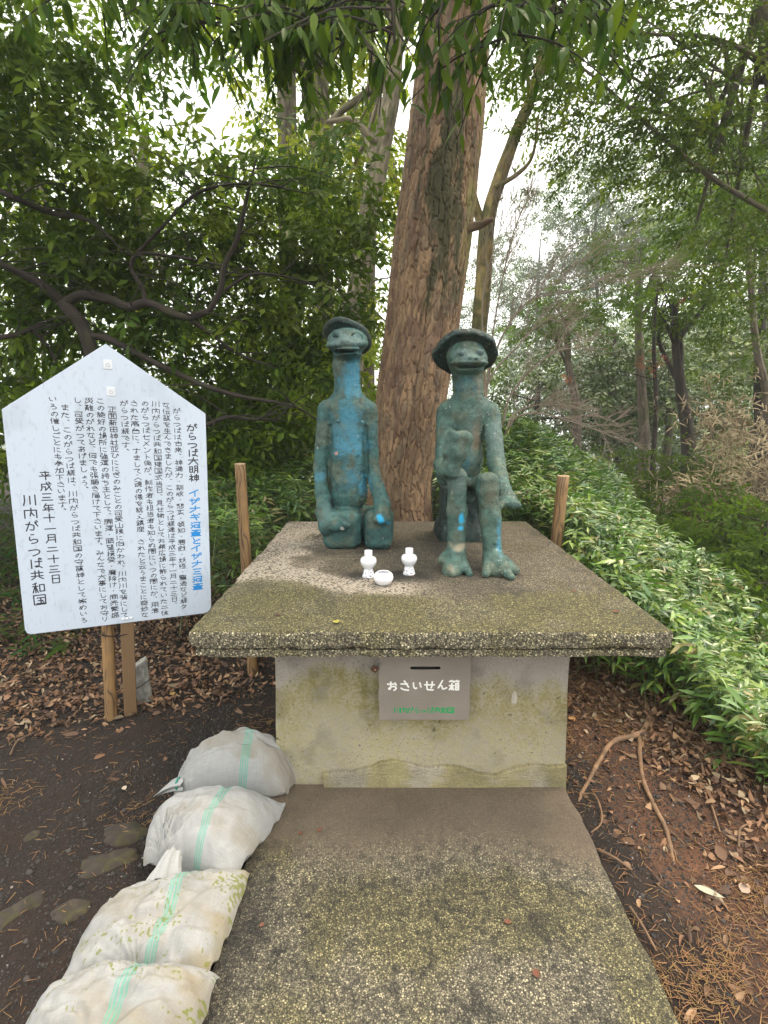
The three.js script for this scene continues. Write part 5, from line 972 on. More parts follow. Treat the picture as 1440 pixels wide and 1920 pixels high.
// a whole tree: trunk through given points, limbs to its clumps, foliage
function tree(name, label, o) {
  const R = rng(o.seed), base = o.trunk[0], t = thing(name, label, 'tree', base, o.group), bark = o.bark ?? greyBark;
  mesh('trunk', tube(o.trunk.map((p) => rel(p, base)), o.radii, o.sides ?? 10, o.trunk.length * 6, 0.1), bark, t);
  for (const st of o.stems ?? []) mesh('limb', tube(st.p.map((p) => rel(p, base)), st.r, 8, st.p.length * 6, 0.12), bark, t);
  const [list, centres] = foliage(R, o.blobs, o.per, o.spread, o.size ?? 1, o.tones, o.open);
  const axis = new THREE.CatmullRomCurve3(o.trunk.map((p) => new V3(...p))), branches = [];
  const n = Math.min(o.limbs ?? 8, centres.length);
  for (let k = 0; k < n; k++) {
    const c = centres[Math.floor((k + R() * 0.8) / n * centres.length) % centres.length], from = axis.getPoint(lerp(o.limbFrom ?? 0.45, 1, R())), f = from.toArray(), mid = [lerp(f[0], c[0], 0.5) + gauss(R) * 0.15, lerp(f[1], c[1], 0.6) + 0.12, lerp(f[2], c[2], 0.5) + gauss(R) * 0.15], r = o.radii[o.radii.length - 1] * (0.5 + 0.4 * R());
    const parts = [tube([rel(f, base), rel(mid, base), rel(c, base)], [r, r * 0.7, r * 0.25], 6, 8, 0.15, false)];
    for (let s = 0; s < (o.sub ?? 3); s++) { const e = centres[Math.floor(R() * centres.length)], d = Math.hypot(e[0] - mid[0], e[1] - mid[1], e[2] - mid[2]); if (d > 1.9 * (o.spread / 0.25)) continue; parts.push(tube([rel(mid, base), [lerp(mid[0], e[0], 0.5) - base[0] + gauss(R) * 0.1, lerp(mid[1], e[1], 0.5) - base[1] + 0.08, lerp(mid[2], e[2], 0.5) - base[2] + gauss(R) * 0.1], rel(e, base)], [r * 0.45, r * 0.3, r * 0.12], 5, 8, 0, false)); }
    mesh('limb', mergeGeometries(parts), bark, t);
  }
  if (o.nearest) { // the leaves that show largest are built one by one
    const far = (l) => { const [u, v] = pixelOf(l.p); return u > 0 && u < 1440 && v > 0 && v < 1500 ? Math.hypot(l.p[0], l.p[1] - EYE, l.p[2]) : 99; };
    list.sort((a, b) => far(a) - far(b)); const M = new THREE.Matrix4(), pal = o.tones.map((c) => { const m = leafMat.clone(); m.color.setRGB(...c); return m; }); let n = 0;
    while (n < o.nearest) { const l = list.shift(), tm = pal[n % pal.length]; dummy.position.set(...rel(l.p, base)); dummy.quaternion.copy(l.q); dummy.scale.setScalar(l.s); dummy.updateMatrix(); for (const [g, m] of (o.twig ?? midTwig).leaves) { if (n >= o.nearest) break; const k = mesh('leaf', g, tm, t); M.multiplyMatrices(dummy.matrix, m).decompose(k.position, k.quaternion, k.scale); n++; } }
  }
  for (const l of list) l.p = rel(l.p, base);
  if (list.length) copies('foliage', o.twig ?? midTwig, o.leafMat ?? leafMat, list, t);
  return t;
}

// ---- the great trunk behind the statues: bark of upright plates with cracks between, moss on its middle ----
{
  const Z = -4.25, rows = [[1010, 676, 820], [975, 684, 813], [900, 694, 809], [750, 705, 839], [620, 722, 862], [460, 737, 885], [260, 763, 906], [100, 781, 916], [-60, 799, 928], [-300, 826, 944], [-900, 880, 985]];
  const key = rows.map(([v, l, r]) => { const p = P((l + r) / 2, v, Z), d = -(Z * CC) - 0; const a = P(l, v, Z), b = P(r, v, Z); return { y: p[1], x: p[0], r: (b[0] - a[0]) / 2 * 0.985 }; });
  const at = (y) => { let i = 0; while (i < key.length - 2 && key[i + 1].y < y) i++; const a = key[i], b = key[i + 1], t = (y - a.y) / (b.y - a.y); return [lerp(a.x, b.x, t), Math.max(0.1, lerp(a.r, b.r, t))]; };
  const base = [at(0)[0], 0, Z], t = thing('big_tree', 'large rough brown trunk with mossy bark directly behind the two statues', 'tree', base);
  const nA = 330, nY = 760, y0 = -0.25, y1 = 8.5, pos = [], col = [], idx = [], uv = [];
  const plate = (a, y) => { const ux = a * 6.2 + (fbm2(a * 7, y * 9, 3, 711) - 0.5) * 1.1, uy = y * 6.0 + (fbm2(a * 9, y * 9, 3, 712) - 0.5) * 1.2; worley(ux, uy, 713); return [wo[1] - wo[0], wo[2]]; };
  for (let j = 0; j <= nY; j++) { // rows packed where the photograph sees them
    const s = j / nY, y = s < 0.86 ? lerp(y0, 4.7, s / 0.86) : lerp(4.7, y1, (s - 0.86) / 0.14), [cx, r0] = at(y), flare = y < 0.9 ? 1 + 0.16 * (1 - y / 0.9) ** 2 : 1;
    for (let i = 0; i <= nA; i++) {
      const a = (i % nA) / nA * 6.28318, [e, id] = plate(a, y), e2 = (worley(a * 15 + id * 9, y * 15, 715), wo[1] - wo[0]), id2 = wo[2], crack = sstep(0.0, 0.12, e), fine = sstep(0.0, 0.1, e2), n = fbm3(Math.cos(a) * 4, y * 3, Math.sin(a) * 4, 4), g = noise3(Math.cos(a) * 40, y * 40, Math.sin(a) * 40);
      const lobes = 1 + 0.03 * Math.sin(a * 3 + y * 0.6) + 0.02 * Math.sin(a * 5 - y), r = r0 * flare * lobes + (crack - 1) * 0.012 + (id - 0.5) * 0.006 + (fine - 1) * 0.003 + (id2 - 0.5) * 0.003 + (g - 0.5) * 0.003;
      pos.push(cx - base[0] + Math.sin(a) * r, y, Math.cos(a) * r); uv.push(a * 0.35, y);
      // plates in tan, grey brown and purplish brown; moss by grain, in a long patch and along the right side high up
      let c = id < 0.35 ? [0.235, 0.152, 0.084] : id < 0.66 ? [0.195, 0.124, 0.069] : id < 0.84 ? [0.17, 0.118, 0.072] : [0.15, 0.09, 0.056]; const k = (0.45 + 1.0 * n) * (0.7 + 0.6 * id2) * (0.85 + 0.3 * g);
      c = c.map((v) => v * k); const deep = 1 - crack; c = c.map((v, q) => lerp(v, [0.15, 0.075, 0.048][q], deep * 0.6));  // cracks take a reddish inner-bark tint, with recess shade painted into the colour
      const X = Math.sin(a) * r / r0, mz = sstep(0.62, 0.25, Math.hypot((X - 0.15 + 0.12 * Math.sin(y * 2)) / 1.1, (y - 2.95) / 1.15) + (n - 0.5) * 1.7 + (g - 0.5) * 0.5) * (Math.cos(a) > -0.2 ? 1 : 0), mr = sstep(0.62, 0.95, X + (n - 0.5) * 0.7) * sstep(2.0, 2.7, y) * sstep(0.45, 0.55, n + (g - 0.5) * 0.3);
      c = c.map((v, q) => lerp(v, [0.04, 0.045, 0.016][q] * (0.6 + 0.8 * g), clamp(mz) * 0.85)); c = c.map((v, q) => lerp(v, [0.12, 0.13, 0.028][q] * (0.7 + 0.6 * g), clamp(mr) * 0.8));
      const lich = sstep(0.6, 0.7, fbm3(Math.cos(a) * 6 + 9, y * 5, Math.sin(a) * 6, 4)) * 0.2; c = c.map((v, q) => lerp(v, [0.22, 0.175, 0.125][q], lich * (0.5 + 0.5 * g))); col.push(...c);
    }
  }
  for (let j = 0; j < nY; j++) for (let i = 0; i < nA; i++) { const a = j * (nA + 1) + i, b = a + nA + 1; idx.push(a, a + 1, b, b, a + 1, b + 1); }
  const g = new THREE.BufferGeometry(); g.setAttribute('position', new THREE.Float32BufferAttribute(pos, 3)); g.setAttribute('color', new THREE.Float32BufferAttribute(col, 3)); g.setAttribute('uv', new THREE.Float32BufferAttribute(uv, 2)); g.setIndex(idx); g.computeVertexNormals();
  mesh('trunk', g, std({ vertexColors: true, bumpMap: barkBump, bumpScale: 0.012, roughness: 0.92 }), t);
  const s0 = rel(P(866, 430, Z + 0.12), base), s1 = rel(P(893, 425, Z + 0.16), base), s2 = rel(P(925, 411, Z + 0.2), base); mesh('branch_stub', tube([s0, s1, s2], [0.045, 0.03, 0.024, 0.014], 12, 40, 0.5), std({ map: barkTex(641, 118, 92, 76, 0.2), roughness: 0.9 }), t);
  // boughs that leave the trunk above the picture and hang down in front, long leaves drooping
  const R = rng(731), bough = [[[870, -420, -4.1], [700, -330, -3.4], [520, -170, -2.9], [390, -30, -2.75], [330, 60, -2.75]], [[860, -400, -4.1], [760, -280, -3.2], [690, -120, -2.8], [640, -20, -2.7], [610, 80, -2.7]], [[880, -380, -4.1], [860, -250, -3.2], [850, -100, -2.7], [840, -30, -2.55], [815, 60, -2.5]], [[900, -380, -4.1], [960, -260, -3.3], [985, -120, -2.8], [965, -20, -2.6], [945, 80, -2.6]], [[900, -420, -4.1], [1040, -330, -3.5], [1090, -180, -3.1], [1060, -60, -2.9], [1030, 40, -2.8]], [[850, -420, -4.1], [560, -360, -3.3], [330, -230, -2.9], [200, -120, -2.8], [180, 0, -2.8]], [[870, -380, -4.1], [600, -260, -3.1], [470, -90, -2.8], [480, 10, -2.8], [510, 70, -2.8]], [[880, -380, -4.1], [760, -220, -3.0], [720, -60, -2.6], [735, 0, -2.5], [740, 80, -2.5]]];
  const leaves = [], tones = [[0.075, 0.15, 0.01], [0.1, 0.175, 0.012], [0.055, 0.12, 0.012], [0.15, 0.23, 0.014]];
  for (const [k, b] of bough.entries()) {
    const pts = b.map(([u, v, z]) => P(u, v, z)), parts = [tube(pts.map((p) => rel(p, base)), [0.05, 0.035, 0.022, 0.012, 0.005], 7, 30, 0.1)], c = new THREE.CatmullRomCurve3(pts.map((p) => new V3(...p)));
    for (let s = 0, ns = k === 2 ? 9 : k === 7 ? 13 : k === 3 ? 26 : 40; s < ns; s++) {
      const f = c.getPoint(0.38 + 0.62 * s / ns), ang = R() * 6.283, len = 0.22 + 0.34 * R(), e = [f.x + Math.cos(ang) * len * 1.1, f.y - 0.05 - 0.28 * R(), f.z + Math.sin(ang) * len * 0.8], m = [(f.x + e[0]) / 2, (f.y + e[1]) / 2 + 0.05, (f.z + e[2]) / 2];
      parts.push(tube([rel(f.toArray(), base), rel(m, base), rel(e, base)], [0.006, 0.004, 0.002], 5, 6, 0, false));
      const tw = new THREE.CatmullRomCurve3([f.clone(), new V3(...m), new V3(...e)]), nl = 7 + Math.floor(R() * 6);
      for (let i = 0; i < nl; i++) {
        const q = tw.getPoint(0.25 + 0.75 * (i + R()) / nl), a2 = R() * 6.283, dn = 0.5 + 1.9 * R(); const tone = tones[Math.floor(R() * 4)], kk = 0.75 + 0.5 * R();
        leaves.push({ p: [q.x + Math.cos(a2) * 0.012, q.y, q.z + Math.sin(a2) * 0.012], q: aim(Math.cos(a2), -dn, Math.sin(a2), (R() - 0.5) * 1.4), s: 0.58 + 0.5 * R(), c: tone.map((v) => v * kk) });
      }
    }
    mesh('limb', mergeGeometries(parts), darkBark, t);
  }
  const inView = (l) => { const [u, v, w] = pixelOf(l.p); return w > 0 && u > 0 && u < 1440 && v > 0; };
  leaves.sort((a, b) => Math.hypot(a.p[0], a.p[1] - EYE, a.p[2]) / a.s - Math.hypot(b.p[0], b.p[1] - EYE, b.p[2]) / b.s);
  const shapes = [leafShape(0.12, 0.032, 0.22, 0.16, 5), leafShape(0.13, 0.036, 0.3, 0.08, 5), leafShape(0.11, 0.033, 0.15, 0.24, 5)], mats = tones.map((c) => { const m = leafMat.clone(); m.color.setRGB(...c); return m; });
  const near = [], rest = []; for (const l of leaves) (near.length < 300 && inView(l) ? near : rest).push(l);
  near.forEach((l, i) => { const m = mesh('leaf', shapes[i % 3], mats[i % 4], t); m.position.set(...rel(l.p, base)); m.quaternion.copy(l.q); m.scale.setScalar(l.s); });
  for (const l of rest) l.p = rel(l.p, base);
  copies('foliage', shapes[0], leafMat, rest, t);
  // crown high above the picture
  const [list] = foliage(R, [[[base[0] + 0.5, 9.3, Z + 0.4], [3.4, 1.6, 3.0], 60]], 14, 0.35, 1.25, DARK); for (const l of list) l.p = rel(l.p, base); copies('foliage', midTwig, leafMat, list, t);
}

// ---- the evergreen on the left with dark crooked limbs ----
{
  const Z = -4.1, W = (...uv) => uv.map(([u, v, z = Z]) => P(u, v, z)), foot = P(200, 1020, Z); foot[1] = groundY(foot[0], Z) - 0.05;
  // where the picture shows clear sky between this tree and the boughs above nothing grows
  const gap = new V3(...P(305, 218, -4.5)), gap2 = (p) => Math.hypot((p[0] - gap.x) / 0.55, (p[1] - gap.y) / 0.24, (p[2] - gap.z) / 2.4) < 1;
  const list = { seed: 741, bark: darkBark, trunk: [foot, ...W([186, 820], [165, 640], [142, 595], [116, 566])], radii: [0.062, 0.056, 0.05, 0.047, 0.042], sides: 12,
    stems: [{ p: W([116, 566], [80, 535, -4.0], [18, 503, -3.9], [-60, 470, -3.8]), r: [0.036, 0.03, 0.024, 0.012] }, { p: W([118, 568], [155, 553], [200, 560], [245, 576], [272, 567], [350, 595], [392, 583]), r: [0.036, 0.036, 0.034, 0.032, 0.03, 0.026, 0.023] }, { p: W([392, 583], [414, 542], [420, 500], [444, 450], [465, 360], [480, 300]), r: [0.022, 0.022, 0.021, 0.019, 0.013, 0.006] }, { p: W([272, 567], [268, 543], [246, 502], [256, 478], [330, 482], [430, 500]), r: [0.017, 0.016, 0.015, 0.013, 0.011, 0.007] }, { p: W([350, 595], [400, 630, -4.2], [450, 665, -4.3], [520, 690, -4.4]), r: [0.018, 0.014, 0.01, 0.005] }, { p: W([165, 630], [200, 635], [310, 690], [390, 725], [450, 743], [550, 762, -4.2], [600, 790, -4.3]), r: [0.026, 0.025, 0.022, 0.018, 0.015, 0.011, 0.006] }, { p: W([372, 800], [400, 792], [425, 782], [470, 786], [525, 788, -4.2]), r: [0.016, 0.018, 0.015, 0.011, 0.005] }, { p: W([255, 477], [300, 430], [375, 360], [470, 345], [590, 365]), r: [0.014, 0.012, 0.012, 0.009, 0.004] }, { p: W([-40, 340, -3.9], [30, 372, -3.9], [100, 400], [170, 415], [230, 470]), r: [0.022, 0.02, 0.018, 0.013, 0.006] }, { p: W([-40, 640, -3.8], [30, 628, -3.9], [60, 620], [90, 650], [105, 680]), r: [0.02, 0.017, 0.013, 0.01, 0.006] }, { p: W([420, 545], [470, 515], [540, 520, -4.3], [620, 545, -4.5]), r: [0.012, 0.01, 0.008, 0.004] }],
    blobs: [[P(150, 340, -4.6), [1.25, 0.75, 0.6], 74], [P(430, 410, -4.9), [1.25, 0.7, 0.6], 64], [P(60, 120, -4.3), [1.05, 0.75, 0.7], 96], [P(560, 520, -5.1), [0.8, 0.6, 0.5], 28], [P(330, 630, -4.9), [1.35, 0.5, 0.5], 54], [P(520, 710, -5.0), [0.7, 0.5, 0.5], 24], [P(60, 600, -4.7), [0.95, 0.6, 0.6], 54], [P(620, 380, -5.4), [0.55, 0.6, 0.5], 18], [P(400, 820, -5.1), [0.9, 0.4, 0.5], 36], [P(-420, 300, -3), [0.9, 1.2, 1.4], 10], [[-3.3, 4.2, -1.0], [1.6, 1.0, 2.2], 12]],
    per: 8, spread: 0.18, size: 1.15, tones: [...DARK, ...DARK, ...MID, LIGHT[2]], limbs: 0, open: gap2, twig: midTwig, nearest: 300 };
  const t = tree('evergreen_tree', 'dense evergreen tree with crooked dark limbs behind the white board', list);
  // fine twigs off the limbs
  const R = rng(745), parts = []; for (const s of list.stems) { const c = new THREE.CatmullRomCurve3(s.p.map((p) => new V3(...p))); for (let k = 0; k < 9; k++) { const f = c.getPoint(0.2 + 0.8 * R()), a = R() * 6.283, l = 0.25 + 0.4 * R(), e = [f.x + Math.cos(a) * l, f.y + (R() - 0.35) * 0.4, f.z + Math.sin(a) * l * 0.6]; parts.push(tube([rel(f.toArray(), foot), rel([(f.x + e[0]) / 2, (f.y + e[1]) / 2 + 0.04, (f.z + e[2]) / 2], foot), rel(e, foot)], [0.006, 0.004, 0.002], 5, 6, 0, false)); } } mesh('twigs', mergeGeometries(parts), darkBark, t);
}

// ---- trees farther back: [name, label, trunk pixels with depth, radii, bark, blobs, tones, clumps per, options] ----
const G0 = (u, z) => { const p = P(u, 800, z); p[1] = groundY(p[0], z) - 0.1; return p; };
{
  const T = (label, seed, foot, pts, radii, blobs, tones, o = {}) => tree(o.name ?? 'forest_tree', label, { seed, trunk: [G0(...foot), ...pts.map((p) => P(...p))], radii, blobs, tones, per: o.per ?? 13, spread: o.spread ?? 0.3, size: o.size ?? 1, limbs: o.limbs ?? 7, limbFrom: o.from ?? 0.5, bark: o.bark ?? greyBark, twig: o.twig ?? farTwig, leafMat: o.mat ?? softLeafMat, stems: o.stems, sub: o.sub ?? 3, open: o.open, group: o.group });
  // left and middle, seen through the evergreen
  T('pale leaning trunk rising between the left statue and the great trunk', 801, [655, -7], [[665, 600, -7], [690, 420, -7], [716, 270, -7], [738, 150, -7], [745, -60, -7]], [0.15, 0.14, 0.13, 0.12, 0.1, 0.08], [[P(700, -80, -7.2), [1.6, 0.9, 1.2], 24], [P(600, 330, -7.8), [0.9, 0.8, 0.6], 16]], LIGHT, { bark: paleBark, name: 'pale_tree', stems: [{ p: [P(716, 270, -7), P(700, 262, -6.9), P(660, 225, -6.8), P(610, 230, -6.7)], r: [0.05, 0.045, 0.035, 0.02] }] });
  T('upright brown trunk behind the left foliage above the capped statue', 802, [545, -9], [[542, 500, -9], [538, 250, -9], [535, 0, -9], [533, -150, -9]], [0.17, 0.16, 0.15, 0.13, 0.1], [[P(540, -60, -9), [1.9, 1.0, 1.4], 26], [P(640, 320, -9.6), [0.9, 1.0, 0.8], 16]], LIGHT, {});
  T('straight trunk beside the pale leaning one, farther back', 803, [612, -10.5], [[610, 500, -10.5], [606, 260, -10.5], [600, -60, -10.5]], [0.16, 0.15, 0.13, 0.11], [[P(620, 100, -10.5), [1.4, 1.6, 1.2], 20], [P(640, 640, -9.5), [1.3, 0.9, 0.8], 26]], LIGHT, {});
  T('thin far trunk close to the left side of the great trunk', 804, [690, -12], [[694, 450, -12], [700, 100, -12]], [0.14, 0.12, 0.09], [[P(690, 520, -12), [1.4, 2.2, 1], 24]], LIGHT, {});
  T('bushy bright tree seen through the limbs above the board', 805, [250, -8.5], [[255, 600, -8.5], [262, 420, -8.5], [270, 250, -8.5]], [0.13, 0.12, 0.1, 0.06], [[P(270, 450, -8.5), [2.0, 1.5, 1.2], 20], [P(420, 650, -8), [1.3, 1.0, 0.9], 26]], [...MID, ...LIGHT], {});
  T('bushy tree at the left picture edge behind the evergreen', 806, [40, -8], [[45, 600, -8], [50, 400, -8], [55, 200, -8]], [0.13, 0.12, 0.1, 0.06], [[P(30, 420, -8), [1.7, 1.8, 1.2], 18], [P(60, 760, -7.2), [1.2, 1.0, 0.9], 36]], [...DARK, ...MID], {});
  T('low dark bush tree left of the left statue', 807, [480, -6.6], [[482, 830, -6.6], [490, 740, -6.6]], [0.07, 0.06, 0.03], [[P(500, 790, -6.6), [1.2, 0.55, 0.7], 60], [P(330, 850, -6.6), [1.1, 0.6, 0.7], 50]], MID, { size: 0.8 });
  // right: the slender forked tree and the tree with branches across the upper right
  T('slender olive grey forked tree just right of the great trunk', 811, [890, -6.6], [[897, 640, -6.6], [907, 520, -6.6], [911, 440, -6.6], [918, 395, -6.6], [937, 335, -6.6], [966, 255, -6.6], [1000, 170, -6.6], [1030, 40, -6.6], [1050, -90, -6.6]], [0.10, 0.098, 0.093, 0.09, 0.083, 0.078, 0.07, 0.06, 0.045, 0.03], [[P(1060, -60, -6.6), [1.2, 0.7, 1.0], 26]], PLAIN, { bark: std({ map: barkTex(651, 150, 132, 84, 0.5), bumpMap: barkBump, bumpScale: 0.005, roughness: 0.85 }), name: 'slender_tree', from: 0.75, stems: [{ p: [P(911, 440, -6.6), P(898, 405, -6.6), P(887, 368, -6.6), P(880, 320, -6.6)], r: [0.06, 0.055, 0.05, 0.035] }, { p: [P(930, 350, -6.5), P(965, 330, -6.3), P(995, 300, -6.2), P(1010, 220, -6.1)], r: [0.03, 0.024, 0.018, 0.01] }] });
  const lacy = (label, seed, foot, pts, radii, blobs, stems) => T(label, seed, foot, pts, radii, blobs, [...PLAIN, ...MID], { name: 'lacy_tree', twig: fineTwig, per: 9, spread: 0.3, size: 1.0, limbs: 5, sub: 4, from: 0.6, stems, mat: leafMat });
  lacy('tree outside the right edge whose lacy boughs cross the upper right sky', 812, [1530, -6], [[1520, 560, -6], [1490, 330, -6], [1450, 120, -6], [1420, -60, -6]], [0.16, 0.15, 0.13, 0.1, 0.06], [[P(1340, 120, -6), [0.9, 0.9, 0.9], 50], [P(1180, 200, -5.8), [0.9, 0.35, 0.7], 20], [P(1140, 60, -5.8), [0.9, 0.35, 0.7], 18], [P(1390, 330, -6.2), [0.6, 0.8, 0.7], 34], [P(1060, 130, -5.8), [0.6, 0.25, 0.5], 15], [P(1230, 290, -6), [0.7, 0.22, 0.5], 20], [P(1440, 500, -6.4), [0.5, 0.8, 0.6], 30]], [{ p: [P(1480, 420, -6), P(1330, 330, -6), P(1210, 230, -5.9), P(1080, 120, -5.8), P(1000, 90, -5.8)], r: [0.03, 0.024, 0.018, 0.012, 0.005] }, { p: [P(1450, 120, -6), P(1330, 70, -5.9), P(1200, 60, -5.8), P(1100, 10, -5.8)], r: [0.024, 0.018, 0.013, 0.006] }]);
  // the wood beyond the gully: each crown a tree of its own
  const far = [
    ['tall rounded tree far behind, first right of the slender tree', 1010, 520, -19, 2.3, 2.0, PLAIN], ['pale hazy rounded treetop between the slender tree and the lacy boughs', 1120, 400, -18, 2.3, 1.9, PLAIN], ['broad hazy treetop under the sky gap on the right', 1240, 360, -16, 2.2, 1.9, PLAIN], ['green treetop at the right below the lacy boughs', 1350, 330, -12.5, 1.7, 1.7, MID], ['dark leafy tree at the right edge above the dry bamboo', 1450, 480, -10.5, 1.4, 1.8, MID],
    ['dense dark tree in the middle of the right wood', 1200, 590, -13.5, 1.8, 1.5, PLAIN], ['layered tree low in the right wood behind the twiggy shrub', 1040, 680, -14.5, 1.7, 1.1, PLAIN], ['small bright green tree in the right wood above the bamboo grass', 1275, 650, -11.5, 1.1, 0.9, MID], ['drooping green tree above the dry bamboo', 1370, 640, -9.8, 1.1, 0.9, MID], ['shadowy low tree right of the seated statue', 1120, 740, -13, 1.5, 0.8, DARK], ['shadowy low tree above the fence post on the right', 1225, 775, -11, 1.3, 0.65, DARK], ['leafy bush tree just behind the tip of the bamboo grass', 1330, 790, -9, 0.9, 0.6, PLAIN], ['far pale tree low behind the right statue', 960, 600, -20, 2.0, 2.2, PLAIN], ['dark bush at the right edge beside the dry bamboo', 1440, 900, -7.4, 0.8, 0.8, MID], ['distant dark tree beyond the gully', 1180, 870, -12.5, 1.8, 0.7, DARK], ['distant dark tree at the end of the gully', 1310, 900, -11, 1.4, 0.6, DARK], ['wide leafy tree low in the wood just right of the seated statue', 1010, 760, -9.5, 1.6, 0.9, PLAIN], ['leafy understorey tree filling the middle of the right wood', 1150, 690, -10, 1.5, 0.95, [...PLAIN, MID[2]]], ['leafy understorey tree between the dark trunks on the right', 1250, 700, -9, 1.2, 0.9, PLAIN], ['pale leafy tree high at the right edge', 1430, 230, -10, 0.9, 1.2, [...MID, LIGHT[2]]], ['yellowish leafy tree at the right edge above the withered bamboo', 1430, 600, -7.5, 0.9, 1.0, [...MID, PLAIN[1]]]];
  far.forEach(([label, u, v, z, rx, ry, tones], k) => {
    const far2 = k < 16 ? 2.3 : 1.5; z *= far2; rx *= far2; ry *= far2; const c = P(u, v, z), foot = G0(u + 30 * Math.sin(k * 2.3), z - 0.1), R = rng(830 + k), lean = (R() - 0.5) * 0.8, tr = 0.09 + 0.09 * R();
    tree('wood_tree', label, { seed: 850 + k, trunk: [foot, [lerp(foot[0], c[0], 0.4) + lean * 0.5, lerp(foot[1], c[1], 0.4), z], [c[0] + lean * 0.3, c[1] - ry * 0.2, z], [c[0], c[1] + ry * 0.6, z]], radii: [tr * 1.2, tr, tr * 0.7, tr * 0.3], blobs: [[c, [rx, ry, rx * 0.7], Math.round((k < 16 ? 2.9 : 6.2) * rx * ry + 9)], [[c[0] + rx * 0.5, c[1] - ry * 0.5, z + 0.3], [rx * 0.6, ry * 0.5, rx * 0.5], Math.round((k < 16 ? 1.3 : 2.6) * rx * ry + 4)]], tones, per: 13, spread: 0.23 * far2, size: (v < 500 ? 0.86 : 0.8) * far2, limbs: 6, limbFrom: 0.4, bark: k % 3 ? darkBark : greyBark, twig: farTwig, leafMat: glossLeafMat, sub: 4 });
  });
  [['low green bush in the gully at the right picture edge, below the withered bamboo', 1425, 1010, -4.6, 0.55, 0.3, [...PLAIN, ...DARK]], ['bush deeper in the gully behind the edge of the bamboo grass', 1330, 980, -5.6, 0.6, 0.35, [...DARK, PLAIN[0]]], ['yellow green bush at the right picture edge behind the lowest bamboo grass', 1450, 1150, -3.6, 0.4, 0.26, [...PLAIN, MID[2]]], ['dark bush at the foot of the drooping tree', 1240, 890, -7.2, 0.8, 0.4, DARK]].forEach(([label, u, v, z, rx, ry, tones], k) => { const c = P(u, v, z), f = [c[0], groundY(c[0], z) - 0.05, z]; tree('low_bush', label, { seed: 921 + k, trunk: [f, [c[0] + 0.05, lerp(f[1], c[1], 0.6), z], c], radii: [0.03, 0.022, 0.012], blobs: [[c, [rx, ry, rx * 0.8], 34], [[c[0], lerp(f[1], c[1], 0.5), z + 0.1], [rx * 0.9, ry, rx * 0.7], 26]], tones, per: 7, spread: 0.16, size: 0.95, limbs: 7, limbFrom: 0.1, sub: 4, bark: darkBark, twig: midTwig, leafMat: softLeafMat }); });
  { const z = -9.2, f = G0(1232, z), A = [[1212, 664], [1240, 674], [1210, 690], [1058, 702], [1275, 555]].map(([u, v]) => P(u, v, z)); tree('thin_tree', 'thin tree with a few bunches of orange withered leaves in the right wood', { seed: 931, trunk: [f, P(1230, 760, z), P(1226, 640, z), P(1235, 520, z)], radii: [0.05, 0.04, 0.03, 0.015], blobs: A.map((p) => [p, [0.06, 0.09, 0.06], 2]), tones: [[0.42, 0.15, 0.05], [0.35, 0.11, 0.05]], per: 3, spread: 0.05, size: 0.5, limbs: 5, limbFrom: 0.3, sub: 1, bark: darkBark, twig: midTwig, leafMat: softLeafMat }); }
  // bare trunks standing in the dark part of the wood
  [['thick dark leaning trunk above the dry bamboo', [[1285, 960], [1292, 880], [1288, 800], [1275, 720], [1262, 560]], -10, 0.13], ['thin pale trunk near the right edge', [[1452, 900], [1440, 760], [1418, 650], [1408, 540], [1395, 420]], -8.5, 0.06], ['straight dark trunk in the gap right of the fence post', [[1208, 930], [1208, 820], [1200, 690], [1195, 500]], -12, 0.12], ['dark forked trunk behind the twiggy shrub', [[1085, 840], [1080, 760], [1068, 700], [1060, 600]], -12, 0.1]].forEach(([label, pts, z, r], k) => {
    const p = pts.map(([u, v]) => P(u, v, z)); const f = [...p[0]]; f[1] = groundY(f[0], z) - 0.2; tree('bare_trunk_tree', label, { seed: 900 + k, trunk: [f, ...p.slice(1)], radii: [r * 1.25, r * 1.05, r * 0.9, r * 0.7, r * 0.5], blobs: [[p[p.length - 1], [0.9, 0.6, 0.7], 16]], tones: PLAIN, per: 12, spread: 0.28, size: 0.9, limbs: 4, limbFrom: 0.6, bark: k === 0 ? darkBark : greyBark, twig: farTwig, leafMat: softLeafMat });
  });
  // far wood closing the view
  const R = rng(941), [list] = foliage(R, [[[-16, 1.4, -38], [14, 3.2, 3], 90], [[16, 0.6, -42], [20, 3.4, 3], 170], [[3, 1.5, -40], [8, 3.2, 3], 60], [[-15, 1.5, -16], [4, 2.4, 5], 36], [[19, -0.5, -24], [4, 3, 6], 50]], 14, 0.55, 1.8, [...PLAIN, ...MID]);
  tag(copies('far_wood', farTwig, softLeafMat, list), 'leafy wood far behind closing the view', 'wood', null, 'stuff');
}

